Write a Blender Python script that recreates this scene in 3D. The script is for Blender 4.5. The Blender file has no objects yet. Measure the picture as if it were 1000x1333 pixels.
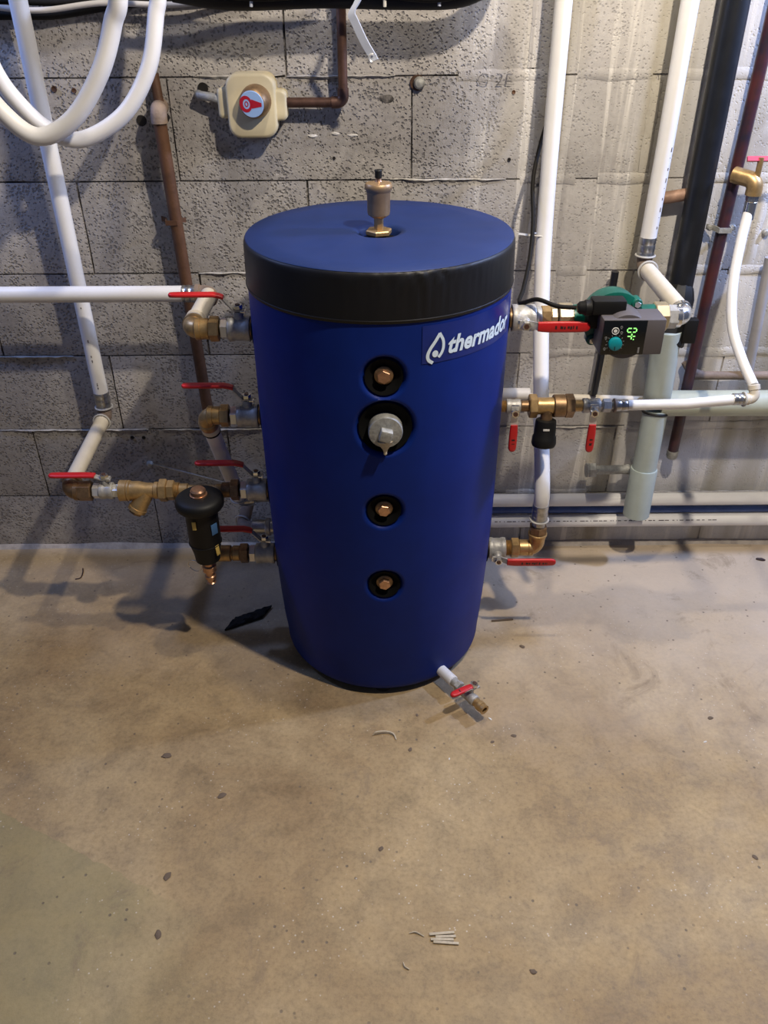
import bpy, bmesh, math, random
from mathutils import Vector, Matrix, noise as mnoise
random.seed(7)
PI = math.pi
scene = bpy.context.scene
COL = scene.collection

# ------------------------------------------------------------------ camera
F_PX, PITCH, ROLL, YAW, CAM_D, CAM_H = 1073.47, 0.580905, -0.006499, 0.000984, 1.8873, 1.3457
_c, _s = math.cos(YAW), math.sin(YAW)
FW = Vector((_s*math.cos(PITCH), _c*math.cos(PITCH), -math.sin(PITCH)))
_r0 = Vector((_c, -_s, 0)); _u0 = _r0.cross(FW)
RT = _r0*math.cos(ROLL) + _u0*math.sin(ROLL)
UP = -_r0*math.sin(ROLL) + _u0*math.cos(ROLL)
CAM = Vector((0, -CAM_D, CAM_H))
cam = bpy.data.cameras.new('camera'); cam_o = bpy.data.objects.new('camera', cam); COL.objects.link(cam_o)
cam.sensor_fit = 'VERTICAL'; cam.sensor_height = 36.0; cam.lens = 36.0*F_PX/1333.0
cam.clip_start = 0.02; cam.clip_end = 50
m = Matrix.Identity(4)
for i in range(3):
    m[i][0] = RT[i]; m[i][1] = UP[i]; m[i][2] = -FW[i]; m[i][3] = CAM[i]
cam_o.matrix_world = m
scene.camera = cam_o

# ------------------------------------------------------------------ world, lamps, exposure
w = bpy.data.worlds.new('world'); scene.world = w; w.use_nodes = True
w.node_tree.nodes['Background'].inputs[0].default_value = (0.46, 0.58, 1.0, 1)
w.node_tree.nodes['Background'].inputs[1].default_value = 0.10
def lamp(name, loc, power, col, radius):
    l = bpy.data.lights.new(name, 'POINT'); l.energy = power; l.color = col; l.shadow_soft_size = radius
    o = bpy.data.objects.new(name, l); o.location = loc; COL.objects.link(o); return o
def tube_lamp(name, loc, target, sx, sy, power, col):
    l = bpy.data.lights.new(name, 'AREA'); l.shape = 'RECTANGLE'; l.size = sx; l.size_y = sy; l.energy = power; l.color = col
    o = bpy.data.objects.new(name, l); o.location = loc; COL.objects.link(o)
    o.rotation_euler = (Vector(target)-Vector(loc)).to_track_quat('-Z', 'Y').to_euler(); return o
lamp('bulb_over_tank', (0.10, -0.54, 2.35), 44, (1.0, 0.90, 0.76), 0.03)
lamp('bulb_front_right', (0.58, -1.06, 2.15), 104, (1.0, 0.88, 0.73), 0.03)
lamp('cold_lamp_left', (-1.40, -0.24, 1.80), 30, (0.28, 0.43, 1.0), 0.05)
lamp('cold_lamp_right', (1.50, -0.26, 1.72), 96, (0.42, 0.56, 1.0), 0.05)
vs = scene.view_settings
vs.view_transform = 'Standard'; vs.look = 'None'; vs.gamma = 1.0; vs.use_curve_mapping = False
vs.exposure = 0.0

# ------------------------------------------------------------------ picking real positions (pixel of the photo -> point at a known depth)
def ray(u, v): return FW + RT*((u-500)/F_PX) - UP*((v-666.5)/F_PX)
def at(u, v, y):
    d = ray(u, v); return CAM + d*((y-CAM.y)/d.y)
def atx(u, v, x):
    d = ray(u, v); return CAM + d*((x-CAM.x)/d.x)
def atz(u, v, z=0.0):
    d = ray(u, v); return CAM + d*((z-CAM.z)/d.z)

# ------------------------------------------------------------------ materials
def mat(name, col, rough=0.5, metal=0.0, var=0.0, vscale=20.0, bump=0.0, bscale=200.0, col2=None, emis=None, coat=0.0, spec=None):
    M = bpy.data.materials.new(name); M.use_nodes = True
    nt = M.node_tree; b = nt.nodes['Principled BSDF']
    b.inputs['Base Color'].default_value = (*col, 1); b.inputs['Roughness'].default_value = rough
    b.inputs['Metallic'].default_value = metal
    if coat: b.inputs['Coat Weight'].default_value = coat; b.inputs['Coat Roughness'].default_value = 0.2
    if spec is not None: b.inputs['Specular IOR Level'].default_value = spec
    if emis: b.inputs['Emission Color'].default_value = (*emis[0], 1); b.inputs['Emission Strength'].default_value = emis[1]
    geo = None
    if var or bump:
        geo = nt.nodes.new('ShaderNodeNewGeometry')
    if var:
        n = nt.nodes.new('ShaderNodeTexNoise'); n.inputs['Scale'].default_value = vscale; n.inputs['Detail'].default_value = 5; n.inputs['Roughness'].default_value = 0.65
        nt.links.new(geo.outputs['Position'], n.inputs['Vector'])
        r = nt.nodes.new('ShaderNodeValToRGB')
        c2 = col2 or tuple(x*(1-var) for x in col)
        r.color_ramp.elements[0].position = 0.35; r.color_ramp.elements[0].color = (*c2, 1)
        r.color_ramp.elements[1].position = 0.62; r.color_ramp.elements[1].color = (*col, 1)
        nt.links.new(n.outputs[0], r.inputs[0]); nt.links.new(r.outputs[0], b.inputs['Base Color'])
    if bump:
        n2 = nt.nodes.new('ShaderNodeTexNoise'); n2.inputs['Scale'].default_value = bscale; n2.inputs['Detail'].default_value = 4
        nt.links.new(geo.outputs['Position'], n2.inputs['Vector'])
        bp = nt.nodes.new('ShaderNodeBump'); bp.inputs['Strength'].default_value = bump; bp.inputs['Distance'].default_value = 0.002
        nt.links.new(n2.outputs[0], bp.inputs['Height']); nt.links.new(bp.outputs[0], b.inputs['Normal'])
    return M

class NT:
    """tiny node helper"""
    def __init__(self, M): self.nt = M.node_tree
    def n(self, t, **kw):
        x = self.nt.nodes.new(t)
        for k, v in kw.items():
            if k.startswith('i_'): x.inputs[k[2:].replace('_', ' ')].default_value = v
            else: setattr(x, k, v)
        return x
    def l(self, a, b): self.nt.links.new(a, b)
    def noise(self, vec, scale, detail=4, rough=0.6, dist=0.0):
        x = self.n('ShaderNodeTexNoise'); x.inputs['Scale'].default_value = scale; x.inputs['Detail'].default_value = detail
        x.inputs['Roughness'].default_value = rough; x.inputs['Distortion'].default_value = dist
        self.l(vec, x.inputs['Vector']); return x.outputs[0]
    def ramp(self, val, stops, interp='LINEAR'):
        r = self.n('ShaderNodeValToRGB'); cr = r.color_ramp; cr.interpolation = interp
        while len(cr.elements) < len(stops): cr.elements.new(0.5)
        for e, (p, c) in zip(cr.elements, stops):
            e.position = p; e.color = (c, c, c, 1) if isinstance(c, (int, float)) else (*c, 1)
        self.l(val, r.inputs[0]); return r.outputs[0]
    def mix(self, fac, a, b, mode='MIX'):
        x = self.n('ShaderNodeMix', data_type='RGBA', blend_type=mode)
        for s, v in ((x.inputs[0], fac), (x.inputs[6], a), (x.inputs[7], b)):
            if isinstance(v, (int, float)): s.default_value = v
            elif isinstance(v, tuple): s.default_value = (*v, 1)
            else: self.l(v, s)
        return x.outputs[2]
    def math(self, op, a, b=0.0):
        x = self.n('ShaderNodeMath', operation=op)
        for s, v in ((x.inputs[0], a), (x.inputs[1], b)):
            if isinstance(v, (int, float)): s.default_value = v
            else: self.l(v, s)
        return x.outputs[0]
    def mapping(self, vec, scale=(1,1,1), loc=(0,0,0), rot=(0,0,0)):
        x = self.n('ShaderNodeMapping'); x.inputs['Scale'].default_value = scale; x.inputs['Location'].default_value = loc; x.inputs['Rotation'].default_value = rot
        self.l(vec, x.inputs[0]); return x.outputs[0]

def make_block_material():
    M = bpy.data.materials.new('concrete_block'); M.use_nodes = True; h = NT(M); b = M.node_tree.nodes['Principled BSDF']
    P = h.n('ShaderNodeNewGeometry').outputs['Position']
    rnd = h.n('ShaderNodeObjectInfo').outputs['Random']
    sep = h.n('ShaderNodeSeparateXYZ'); h.l(P, sep.inputs[0])
    big = h.noise(P, 5, 5, 0.65)
    fine = h.noise(P, 95, 5, 0.7)
    col = h.ramp(big, [(0.3, (0.35, 0.325, 0.30)), (0.55, (0.48, 0.45, 0.415)), (0.75, (0.58, 0.55, 0.51))])
    tint = h.ramp(rnd, [(0.0, 0.74), (1.0, 1.0)])
    col = h.mix(1.0, col, tint, 'MULTIPLY')
    vo = h.n('ShaderNodeTexVoronoi'); vo.inputs['Scale'].default_value = 150; vo.inputs['Randomness'].default_value = 1.0
    wob = h.n('ShaderNodeMix', data_type='VECTOR'); wob.inputs[0].default_value = 0.006
    nz = h.n('ShaderNodeTexNoise'); nz.inputs['Scale'].default_value = 120; h.l(P, nz.inputs['Vector'])
    h.l(P, wob.inputs[4]); h.l(nz.outputs['Color'], wob.inputs[5]); h.l(wob.outputs[1], vo.inputs['Vector'])
    dens = h.ramp(h.noise(P, 16, 4, 0.7), [(0.38, 0.0), (0.66, 0.34)])
    dens = h.math('SUBTRACT', h.math('ADD', dens, 0.05), h.math('MULTIPLY', h.ramp(sep.outputs[0], [(0.2, 0.0), (0.6, 1.0)]), 0.12))
    pitm = h.ramp(h.math('SUBTRACT', vo.outputs[0], dens), [(0.0, 0.0), (0.22, 1.0)])
    spk = h.ramp(fine, [(0.30, 0.7), (0.48, 0.97), (0.7, 1.12)])
    col = h.mix(0.8, col, spk, 'MULTIPLY')
    col = h.mix(1.0, col, h.ramp(pitm, [(0.0, 0.66), (1.0, 1.0)]), 'MULTIPLY')
    # lime runs on the right half of the wall, greenish damp stains beside them
    st = h.noise(h.mapping(P, (22, 3, 1.1)), 1.0, 4, 0.6, 0.5)
    right = h.ramp(h.math('ADD', sep.outputs[0], h.math('MULTIPLY', h.noise(P, 4), 0.25)), [(0.24, 0.0), (0.40, 1.0)])
    # a smear of render over the blocks right of the tank: smoother and paler
    col = h.mix(h.math('MULTIPLY', right, 0.35), col, (0.52, 0.50, 0.47))
    far = h.ramp(h.math('ADD', sep.outputs[0], h.math('MULTIPLY', h.noise(P, 3), 0.2)), [(0.58, 0.0), (0.76, 1.0)])
    col = h.mix(h.math('MULTIPLY', far, 0.7), col, (0.64, 0.63, 0.61))
    run = h.ramp(st, [(0.54, 0.0), (0.60, 0.9), (0.65, 0.3)])
    col = h.mix(h.math('MULTIPLY', run, h.math('MULTIPLY', right, 0.85)), col, (0.70, 0.67, 0.61))
    damp = h.ramp(h.noise(h.mapping(P, (9, 3, 0.8), (3.3, 0, 0)), 1.0, 3, 0.5, 0.3), [(0.50, 0.0), (0.66, 1.0)])
    col = h.mix(h.math('MULTIPLY', damp, h.math('MULTIPLY', right, 0.65)), col, (0.27, 0.23, 0.13))
    grime = h.ramp(h.noise(P, 2.6, 6, 0.7), [(0.56, 0.0), (0.74, 0.55)])
    col = h.mix(grime, col, (0.21, 0.185, 0.16))
    h.l(col, b.inputs['Base Color']); b.inputs['Roughness'].default_value = 0.93; b.inputs['Specular IOR Level'].default_value = 0.2
    hh = h.math('ADD', pitm, h.math('MULTIPLY', h.noise(P, 330, 3, 0.7), 0.45))
    hh = h.math('ADD', hh, h.math('MULTIPLY', h.noise(P, 38, 3, 0.6), 0.5))
    bp = h.n('ShaderNodeBump'); bp.inputs['Distance'].default_value = 0.0024
    h.l(h.math('SUBTRACT', 0.95, h.math('MULTIPLY', right, 0.5)), bp.inputs['Strength'])
    h.l(hh, bp.inputs['Height']); h.l(bp.outputs[0], b.inputs['Normal'])
    return M

def make_mortar_material():
    M = bpy.data.materials.new('mortar'); M.use_nodes = True; h = NT(M); b = M.node_tree.nodes['Principled BSDF']
    P = h.n('ShaderNodeNewGeometry').outputs['Position']
    sep = h.n('ShaderNodeSeparateXYZ'); h.l(P, sep.inputs[0])
    rgt = h.ramp(sep.outputs[0], [(0.22, 0.0), (0.42, 0.16)])
    c = h.ramp(h.math('ADD', h.noise(P, 13, 4, 0.7), rgt), [(0.44, (0.06, 0.055, 0.05)), (0.54, (0.24, 0.22, 0.20)), (0.62, (0.46, 0.43, 0.39))])
    h.l(c, b.inputs['Base Color']); b.inputs['Roughness'].default_value = 1.0
    bp = h.n('ShaderNodeBump'); bp.inputs['Distance'].default_value = 0.004; h.l(h.noise(P, 150), bp.inputs['Height']); h.l(bp.outputs[0], b.inputs['Normal'])
    return M

def make_floor_material():
    M = bpy.data.materials.new('concrete_floor'); M.use_nodes = True; h = NT(M); b = M.node_tree.nodes['Principled BSDF']
    P = h.n('ShaderNodeNewGeometry').outputs['Position']
    sep = h.n('ShaderNodeSeparateXYZ'); h.l(P, sep.inputs[0])
    big = h.noise(P, 2.3, 6, 0.62, 0.6)
    col = h.ramp(big, [(0.28, (0.26, 0.170, 0.078)), (0.5, (0.36, 0.255, 0.125)), (0.72, (0.44, 0.328, 0.175))])
    med = h.noise(P, 14, 6, 0.7, 0.4)
    col = h.mix(0.8, col, h.ramp(med, [(0.30, 0.66), (0.5, 1.0), (0.7, 1.18)]), 'MULTIPLY')
    col = h.mix(0.7, col, h.ramp(h.noise(P, 110, 4, 0.7), [(0.30, 0.70), (0.5, 1.0), (0.68, 1.16)]), 'MULTIPLY')
    # dusty cement laitance along the foot of the wall
    back = h.ramp(h.math('ADD', h.math('ADD', sep.outputs[1], h.math('MULTIPLY', sep.outputs[0], 0.28)), h.math('ADD', h.math('MULTIPLY', h.noise(P, 4, 5, 0.65), 0.7), 0.4)), [(0.05, 0.0), (0.35, 0.4), (0.75, 1.0)])
    col = h.mix(h.math('MULTIPLY', back, 0.75), col, (0.57, 0.475, 0.37))
    # greenish patch with its own slanting edge (front left)
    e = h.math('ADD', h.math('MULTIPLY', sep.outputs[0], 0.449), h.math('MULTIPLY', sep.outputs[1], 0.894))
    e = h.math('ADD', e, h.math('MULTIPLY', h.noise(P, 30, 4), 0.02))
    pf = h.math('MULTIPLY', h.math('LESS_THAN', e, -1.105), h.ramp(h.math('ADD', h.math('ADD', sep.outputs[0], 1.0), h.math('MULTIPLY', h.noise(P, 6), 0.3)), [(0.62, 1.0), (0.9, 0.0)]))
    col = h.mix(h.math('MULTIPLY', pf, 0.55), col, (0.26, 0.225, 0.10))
    # worn brown smudges, small dark flecks and pale paint specks
    sm = h.ramp(h.noise(P, 7, 6, 0.75, 0.8), [(0.57, 0.0), (0.74, 0.75)])
    col = h.mix(sm, col, (0.20, 0.145, 0.085))
    v = h.n('ShaderNodeTexVoronoi'); v.inputs['Scale'].default_value = 38; h.l(P, v.inputs['Vector'])
    fl = h.math('MULTIPLY', h.ramp(v.outputs[0], [(0.07, 1.0), (0.12, 0.0)]), h.ramp(h.noise(P, 5, 3), [(0.44, 0.0), (0.54, 1.0)]))
    col = h.mix(h.math('MULTIPLY', fl, 0.8), col, (0.13, 0.10, 0.07))
    v2 = h.n('ShaderNodeTexVoronoi'); v2.inputs['Scale'].default_value = 75; h.l(h.mapping(P, (1,1,1), (4.1, 2.2, 0)), v2.inputs['Vector'])
    fl2 = h.math('MULTIPLY', h.ramp(v2.outputs[0], [(0.08, 1.0), (0.13, 0.0)]), h.ramp(h.noise(h.mapping(P, (1,1,1), (1, 5, 0)), 3.2, 3), [(0.5, 0.0), (0.58, 1.0)]))
    col = h.mix(h.math('MULTIPLY', fl2, 0.7), col, (0.62, 0.55, 0.44))
    h.l(col, b.inputs['Base Color'])
    h.l(h.ramp(med, [(0.3, 0.5), (0.7, 0.78)]), b.inputs['Roughness']); b.inputs['Specular IOR Level'].default_value = 0.35
    hh = h.math('ADD', h.math('MULTIPLY', h.noise(P, 60, 5, 0.7), 0.8), h.math('MULTIPLY', h.noise(P, 300, 3), 0.35))
    hh = h.math('SUBTRACT', hh, h.math('MULTIPLY', fl, 0.6))
    bp = h.n('ShaderNodeBump'); bp.inputs['Distance'].default_value = 0.0022; bp.inputs['Strength'].default_value = 0.5
    h.l(hh, bp.inputs['Height']); h.l(bp.outputs[0], b.inputs['Normal'])
    return M

MT = dict(
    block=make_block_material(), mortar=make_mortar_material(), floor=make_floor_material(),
    blue=mat('blue_vinyl', (0.0040, 0.0215, 0.185), 0.5, spec=0.16, var=0.15, vscale=9, bump=0.04, bscale=30),
    lid_blue=mat('blue_lid_vinyl', (0.011, 0.029, 0.120), 0.5, spec=0.25, var=0.15, vscale=9, bump=0.08, bscale=18),
    black_vinyl=mat('black_vinyl', (0.006, 0.006, 0.007), 0.48, bump=0.3, bscale=25, spec=0.35),
    foam=mat('black_foam', (0.004, 0.004, 0.004), 0.95, spec=0.15),
    white_print=mat('white_print', (0.66, 0.76, 0.80), 0.5),
    film=mat('sticker_film', (0.006, 0.021, 0.17), 0.28, var=0.2, vscale=25),
    brass=mat('brass', (0.54, 0.36, 0.16), 0.4, 0.7, var=0.3, vscale=60),
    old_brass=mat('darkened_brass', (0.30, 0.19, 0.10), 0.45, 0.75, var=0.4, vscale=60),
    vent_brass=mat('matt_brass', (0.46, 0.31, 0.17), 0.45, 0.7, var=0.15, vscale=60),
    copper=mat('bright_copper', (0.62, 0.36, 0.22), 0.32, 0.85, var=0.3, vscale=80),
    pale_brass=mat('pale_brass', (0.52, 0.43, 0.27), 0.42, 0.6, var=0.2, vscale=60),
    nickel=mat('nickel', (0.50, 0.49, 0.46), 0.48, 0.4, var=0.25, vscale=90, bump=0.25, bscale=300),
    nut_white=mat('bright_nickel', (0.75, 0.73, 0.68), 0.3, 0.6),
    chrome=mat('chrome', (0.72, 0.72, 0.70), 0.18, 0.95),
    sleeve=mat('steel_sleeve', (0.50, 0.50, 0.50), 0.28, 0.9, var=0.3, vscale=120),
    gal=mat('galvanised_iron', (0.42, 0.42, 0.39), 0.6, 0.35, var=0.35, vscale=90, bump=0.5, bscale=180),
    pipe=mat('white_pipe', (0.80, 0.79, 0.77), 0.42, var=0.06, vscale=12),
    cream=mat('cream_pipe', (0.66, 0.60, 0.49), 0.5, var=0.12, vscale=15),
    pvc=mat('grey_green_pvc', (0.44, 0.50, 0.46), 0.5, var=0.12, vscale=12),
    pvc_old=mat('yellowed_pvc', (0.46, 0.48, 0.37), 0.55, var=0.15, vscale=10),
    black_pipe=mat('black_painted_pipe', (0.010, 0.012, 0.017), 0.4, var=0.4, vscale=25),
    red_pipe=mat('oxide_red_pipe', (0.075, 0.022, 0.024), 0.35, var=0.5, vscale=12, col2=(0.022, 0.018, 0.032)),
    rust=mat('rusty_pipe', (0.125, 0.058, 0.028), 0.6, 0.2, var=0.55, vscale=10, bump=0.3),
    tarnish=mat('tarnished_copper', (0.16, 0.085, 0.06), 0.45, 0.6, var=0.5, vscale=25),
    oldiron=mat('painted_old_pipe', (0.27, 0.20, 0.15), 0.7, var=0.35, vscale=18, bump=0.4),
    bluepipe=mat('blue_pipe', (0.07, 0.13, 0.36), 0.4, var=0.3, vscale=15),
    greypipe=mat('grey_pipe', (0.40, 0.39, 0.40), 0.5, var=0.15),
    red=mat('red_grip', (0.52, 0.014, 0.016), 0.38),
    ink=mat('dark_ink', (0.03, 0.012, 0.012), 0.6),
    black=mat('black_plastic', (0.006, 0.006, 0.006), 0.55, spec=0.3),
    gloss_black=mat('black_panel', (0.006, 0.007, 0.007), 0.2),
    grey_plastic=mat('dark_grey_plastic', (0.095, 0.086, 0.09), 0.5),
    green=mat('green_cast_iron', (0.002, 0.120, 0.088), 0.38, var=0.3, vscale=30),
    cyan=mat('turquoise_dial', (0.0, 0.25, 0.30), 0.45),
    led=mat('green_led', (0.1, 0.6, 0.1), 0.5, emis=((0.35, 1.0, 0.22), 1.3)),
    icon=mat('white_icon', (0.72, 0.72, 0.70), 0.5),
    icon_dim=mat('grey_icon', (0.22, 0.22, 0.22), 0.5),
    beige_box=mat('cream_plastic', (0.60, 0.52, 0.33), 0.45, var=0.08, vscale=20),
    knob_blue=mat('pale_blue_disc', (0.33, 0.50, 0.80), 0.35),
    knob_red=mat('red_emblem', (0.42, 0.012, 0.03), 0.4),
    cable=mat('black_cable', (0.008, 0.007, 0.006), 0.7, spec=0.2),
    white_cable=mat('white_cable', (0.50, 0.48, 0.46), 0.5),
    strap=mat('galvanised_strap', (0.62, 0.66, 0.74), 0.35, 0.3),
    ring=mat('dull_clip', (0.46, 0.45, 0.42), 0.5),
    tie=mat('nylon_tie', (0.72, 0.70, 0.64), 0.5),
    yellow=mat('yellow_label', (0.62, 0.45, 0.12), 0.5),
    blue_label=mat('blue_label', (0.06, 0.15, 0.32), 0.5),
    chalk=mat('pencil_mark', (0.17, 0.155, 0.14), 0.9),
    plaster=mat('plaster_smear', (0.72, 0.70, 0.65), 0.9, bump=0.6, bscale=200),
    straw=mat('pale_shaving', (0.55, 0.46, 0.31), 0.7, var=0.2, vscale=200),
    grit=mat('dark_grit', (0.14, 0.10, 0.065), 0.9),
    pinkred=mat('faded_red_lever', (0.50, 0.05, 0.09), 0.4),
)

# ------------------------------------------------------------------ geometry helpers
def frame(axis, hint=None):
    z = Vector(axis).normalized()
    h = Vector(hint) if hint is not None else (Vector((0, 0, 1)) if abs(z.z) < 0.9 else Vector((0, 1, 0)))
    x = (h - z*h.dot(z)).normalized(); y = z.cross(x)
    return x, y, z

class MB:
    def __init__(self): self.v = []; self.f = []
    def add(self, vs, fs):
        o = len(self.v); self.v += [Vector(p) for p in vs]; self.f += [tuple(i+o for i in f) for f in fs]; return self
    def lathe(self, prof, origin, axis, seg=24, hint=None, rot=0.0, caps=True):
        x, y, z = frame(axis, hint); o = Vector(origin); vs = []; fs = []
        for r, t in prof:
            for k in range(seg):
                a = 2*PI*k/seg + rot; vs.append(o + z*t + x*(r*math.cos(a)) + y*(r*math.sin(a)))
        n = len(prof)
        for i in range(n-1):
            for k in range(seg):
                k2 = (k+1) % seg; fs.append((i*seg+k, i*seg+k2, (i+1)*seg+k2, (i+1)*seg+k))
        if caps:
            fs.append(tuple(reversed(range(seg)))); fs.append(tuple((n-1)*seg+k for k in range(seg)))
        return self.add(vs, fs)
    def cyl(self, a, b, r, seg=24, r2=None, ch=0.0):
        a = Vector(a); b = Vector(b); L = (b-a).length; r2 = r if r2 is None else r2
        pr = [(r-ch, 0), (r, ch), (r2, L-ch), (r2-ch, L)] if ch else [(r, 0), (r2, L)]
        return self.lathe(pr, a, b-a, seg)
    def hexa(self, a, b, r, n=6, rot=0.0, hint=None):
        """hexagonal nut, r = radius across corners, chamfered ends"""
        a = Vector(a); b = Vector(b); L = (b-a).length; c = min(r*0.07, L*0.2)
        return self.lathe([(r*0.93, 0), (r, c), (r, L-c), (r*0.93, L)], a, b-a, n, hint, rot)
    def tube(self, pts, r, seg=12, caps=True):
        pts = [Vector(p) for p in pts]; n = len(pts); tang = []
        for i in range(n):
            d = pts[min(i+1, n-1)] - pts[max(i-1, 0)]; tang.append(d.normalized())
        x, y, z = frame(tang[0]); vs = []; fs = []
        for i in range(n):
            t = tang[i]; x = (x - t*x.dot(t)).normalized(); y = t.cross(x)
            rr = r[i] if isinstance(r, (list, tuple)) else r
            for k in range(seg):
                a = 2*PI*k/seg; vs.append(pts[i] + x*(rr*math.cos(a)) + y*(rr*math.sin(a)))
        for i in range(n-1):
            for k in range(seg):
                k2 = (k+1) % seg; fs.append((i*seg+k, i*seg+k2, (i+1)*seg+k2, (i+1)*seg+k))
        if caps: fs.append(tuple(reversed(range(seg)))); fs.append(tuple((n-1)*seg+k for k in range(seg)))
        return self.add(vs, fs)
    def torus(self, c, axis, R, r, seg=24, s2=8, arc=2*PI, start=0.0):
        x, y, z = frame(axis); c = Vector(c); full = abs(arc-2*PI) < 1e-6
        pts = [c + x*(R*math.cos(start+arc*k/seg)) + y*(R*math.sin(start+arc*k/seg)) for k in range(seg+(0 if full else 1))]
        if not full: return self.tube(pts, r, s2)
        vs = []; fs = []
        for k in range(seg):
            a = 2*PI*k/seg; d = x*math.cos(a) + y*math.sin(a)
            for j in range(s2):
                b = 2*PI*j/s2; vs.append(c + d*(R + r*math.cos(b)) + z*(r*math.sin(b)))
        for k in range(seg):
            for j in range(s2):
                fs.append((k*s2+j, ((k+1) % seg)*s2+j, ((k+1) % seg)*s2+(j+1) % s2, k*s2+(j+1) % s2))
        return self.add(vs, fs)
    def box(self, c, size, bev=0.0, X=(1,0,0), Z=(0,0,1), seg=2):
        bm = bmesh.new(); bmesh.ops.create_cube(bm, size=1.0)
        for v in bm.verts: v.co = Vector((v.co.x*size[0], v.co.y*size[1], v.co.z*size[2]))
        if bev: bmesh.ops.bevel(bm, geom=list(bm.edges), offset=bev, segments=seg, affect='EDGES', profile=0.5)
        z = Vector(Z).normalized(); x = Vector(X); x = (x - z*x.dot(z)).normalized(); y = z.cross(x); c = Vector(c)
        bm.verts.index_update()
        self.add([c + x*v.co.x + y*v.co.y + z*v.co.z for v in bm.verts], [tuple(v.index for v in f.verts) for f in bm.faces])
        bm.free(); return self
    def extrude(self, outline, origin, X, Y, depth, bev=0.0):
        """outline in (X,Y) plane, extruded along X x Y by depth"""
        x = Vector(X).normalized(); y = Vector(Y).normalized(); z = x.cross(y); o = Vector(origin); n = len(outline)
        lay = [(0.0, 1.0), (depth, 1.0)]
        vs = []
        for d, s in lay: vs += [o + x*a + y*b + z*d for a, b in outline]
        fs = [tuple(reversed(range(n))), tuple(range(n, 2*n))] + [(k, (k+1) % n, n+(k+1) % n, n+k) for k in range(n)]
        self.add(vs, fs)
        return self
    def strip(self, pts, wdir, width, thick, r_end=False):
        """flat bar following pts (centre line), wide along wdir"""
        pts = [Vector(p) for p in pts]; wd = Vector(wdir).normalized(); n = len(pts); vs = []; fs = []
        for i in range(n):
            t = (pts[min(i+1, n-1)] - pts[max(i-1, 0)]).normalized(); nn = t.cross(wd).normalized()
            ww = width[i] if isinstance(width, (list, tuple)) else width
            for a, b in ((-1, -1), (1, -1), (1, 1), (-1, 1)): vs.append(pts[i] + wd*(a*ww/2) + nn*(b*thick/2))
        for i in range(n-1):
            for k in range(4): fs.append((i*4+k, i*4+(k+1) % 4, (i+1)*4+(k+1) % 4, (i+1)*4+k))
        fs.append((3, 2, 1, 0)); fs.append(tuple((n-1)*4+k for k in range(4)))
        return self.add(vs, fs)

WLOC = {}
def link(name, me, parent=None, loc=(0, 0, 0)):
    o = bpy.data.objects.new(name, me); COL.objects.link(o)
    W = Vector(loc); WLOC[o] = W
    if parent is not None:
        o.parent = parent; o.location = W - WLOC[parent]
    else: o.location = W
    return o
def build(name, mb, material, parent=None, ang=38, kind=None):
    v = mb.v
    lo = Vector((min(p.x for p in v), min(p.y for p in v), min(p.z for p in v))); hi = Vector((max(p.x for p in v), max(p.y for p in v), max(p.z for p in v)))
    c = (lo+hi)/2; c.z = lo.z
    me = bpy.data.meshes.new(name); me.from_pydata([p-c for p in v], [], mb.f); me.update()
    bm = bmesh.new(); bm.from_mesh(me); bmesh.ops.recalc_face_normals(bm, faces=bm.faces); bm.to_mesh(me); bm.free()
    me.materials.append(MT[material] if isinstance(material, str) else material)
    me.polygons.foreach_set('use_smooth', [True]*len(me.polygons)); me.set_sharp_from_angle(angle=math.radians(ang))
    o = link(name, me, parent, c)
    if kind: o['kind'] = kind
    return o
def tag(o, label, cat, group=None):
    o['label'] = label; o['category'] = cat
    if group: o['group'] = group
    return o
def thing(name, label, cat, loc, group=None):
    o = link(name, None, None, loc); o.empty_display_size = 0.03
    return tag(o, label, cat, group)
def spline(pts, n=8):
    pts = [Vector(p) for p in pts]; P = [pts[0]*2-pts[1]] + pts + [pts[-1]*2-pts[-2]]; out = []
    for i in range(1, len(P)-2):
        for k in range(n):
            t = k/n; a, b, c, d = P[i-1:i+3]
            out.append(0.5*((2*b) + (c-a)*t + (2*a-5*b+4*c-d)*t*t + (3*b-a-3*c+d)*t**3))
    out.append(pts[-1]); return out
def bend(a, c, b, r, n=8):
    """polyline a-c-b with the corner at c rounded by radius r"""
    a, c, b = Vector(a), Vector(c), Vector(b); d1 = (a-c).normalized(); d2 = (b-c).normalized()
    half = d1.angle(d2)/2; t = r/math.tan(half); p1 = c+d1*t; p2 = c+d2*t
    ctr = c + (d1+d2).normalized()*(r/math.sin(half)); out = [a]
    for k in range(n+1):
        s = k/n; v = (p1-ctr).lerp(p2-ctr, s); out.append(ctr + v.normalized()*r)
    out.append(b); return out
V = Vector

# ================================================================== SETTING
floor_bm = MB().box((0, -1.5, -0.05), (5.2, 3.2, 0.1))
floor = build('floor', floor_bm, 'floor'); floor['kind'] = 'structure'

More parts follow.
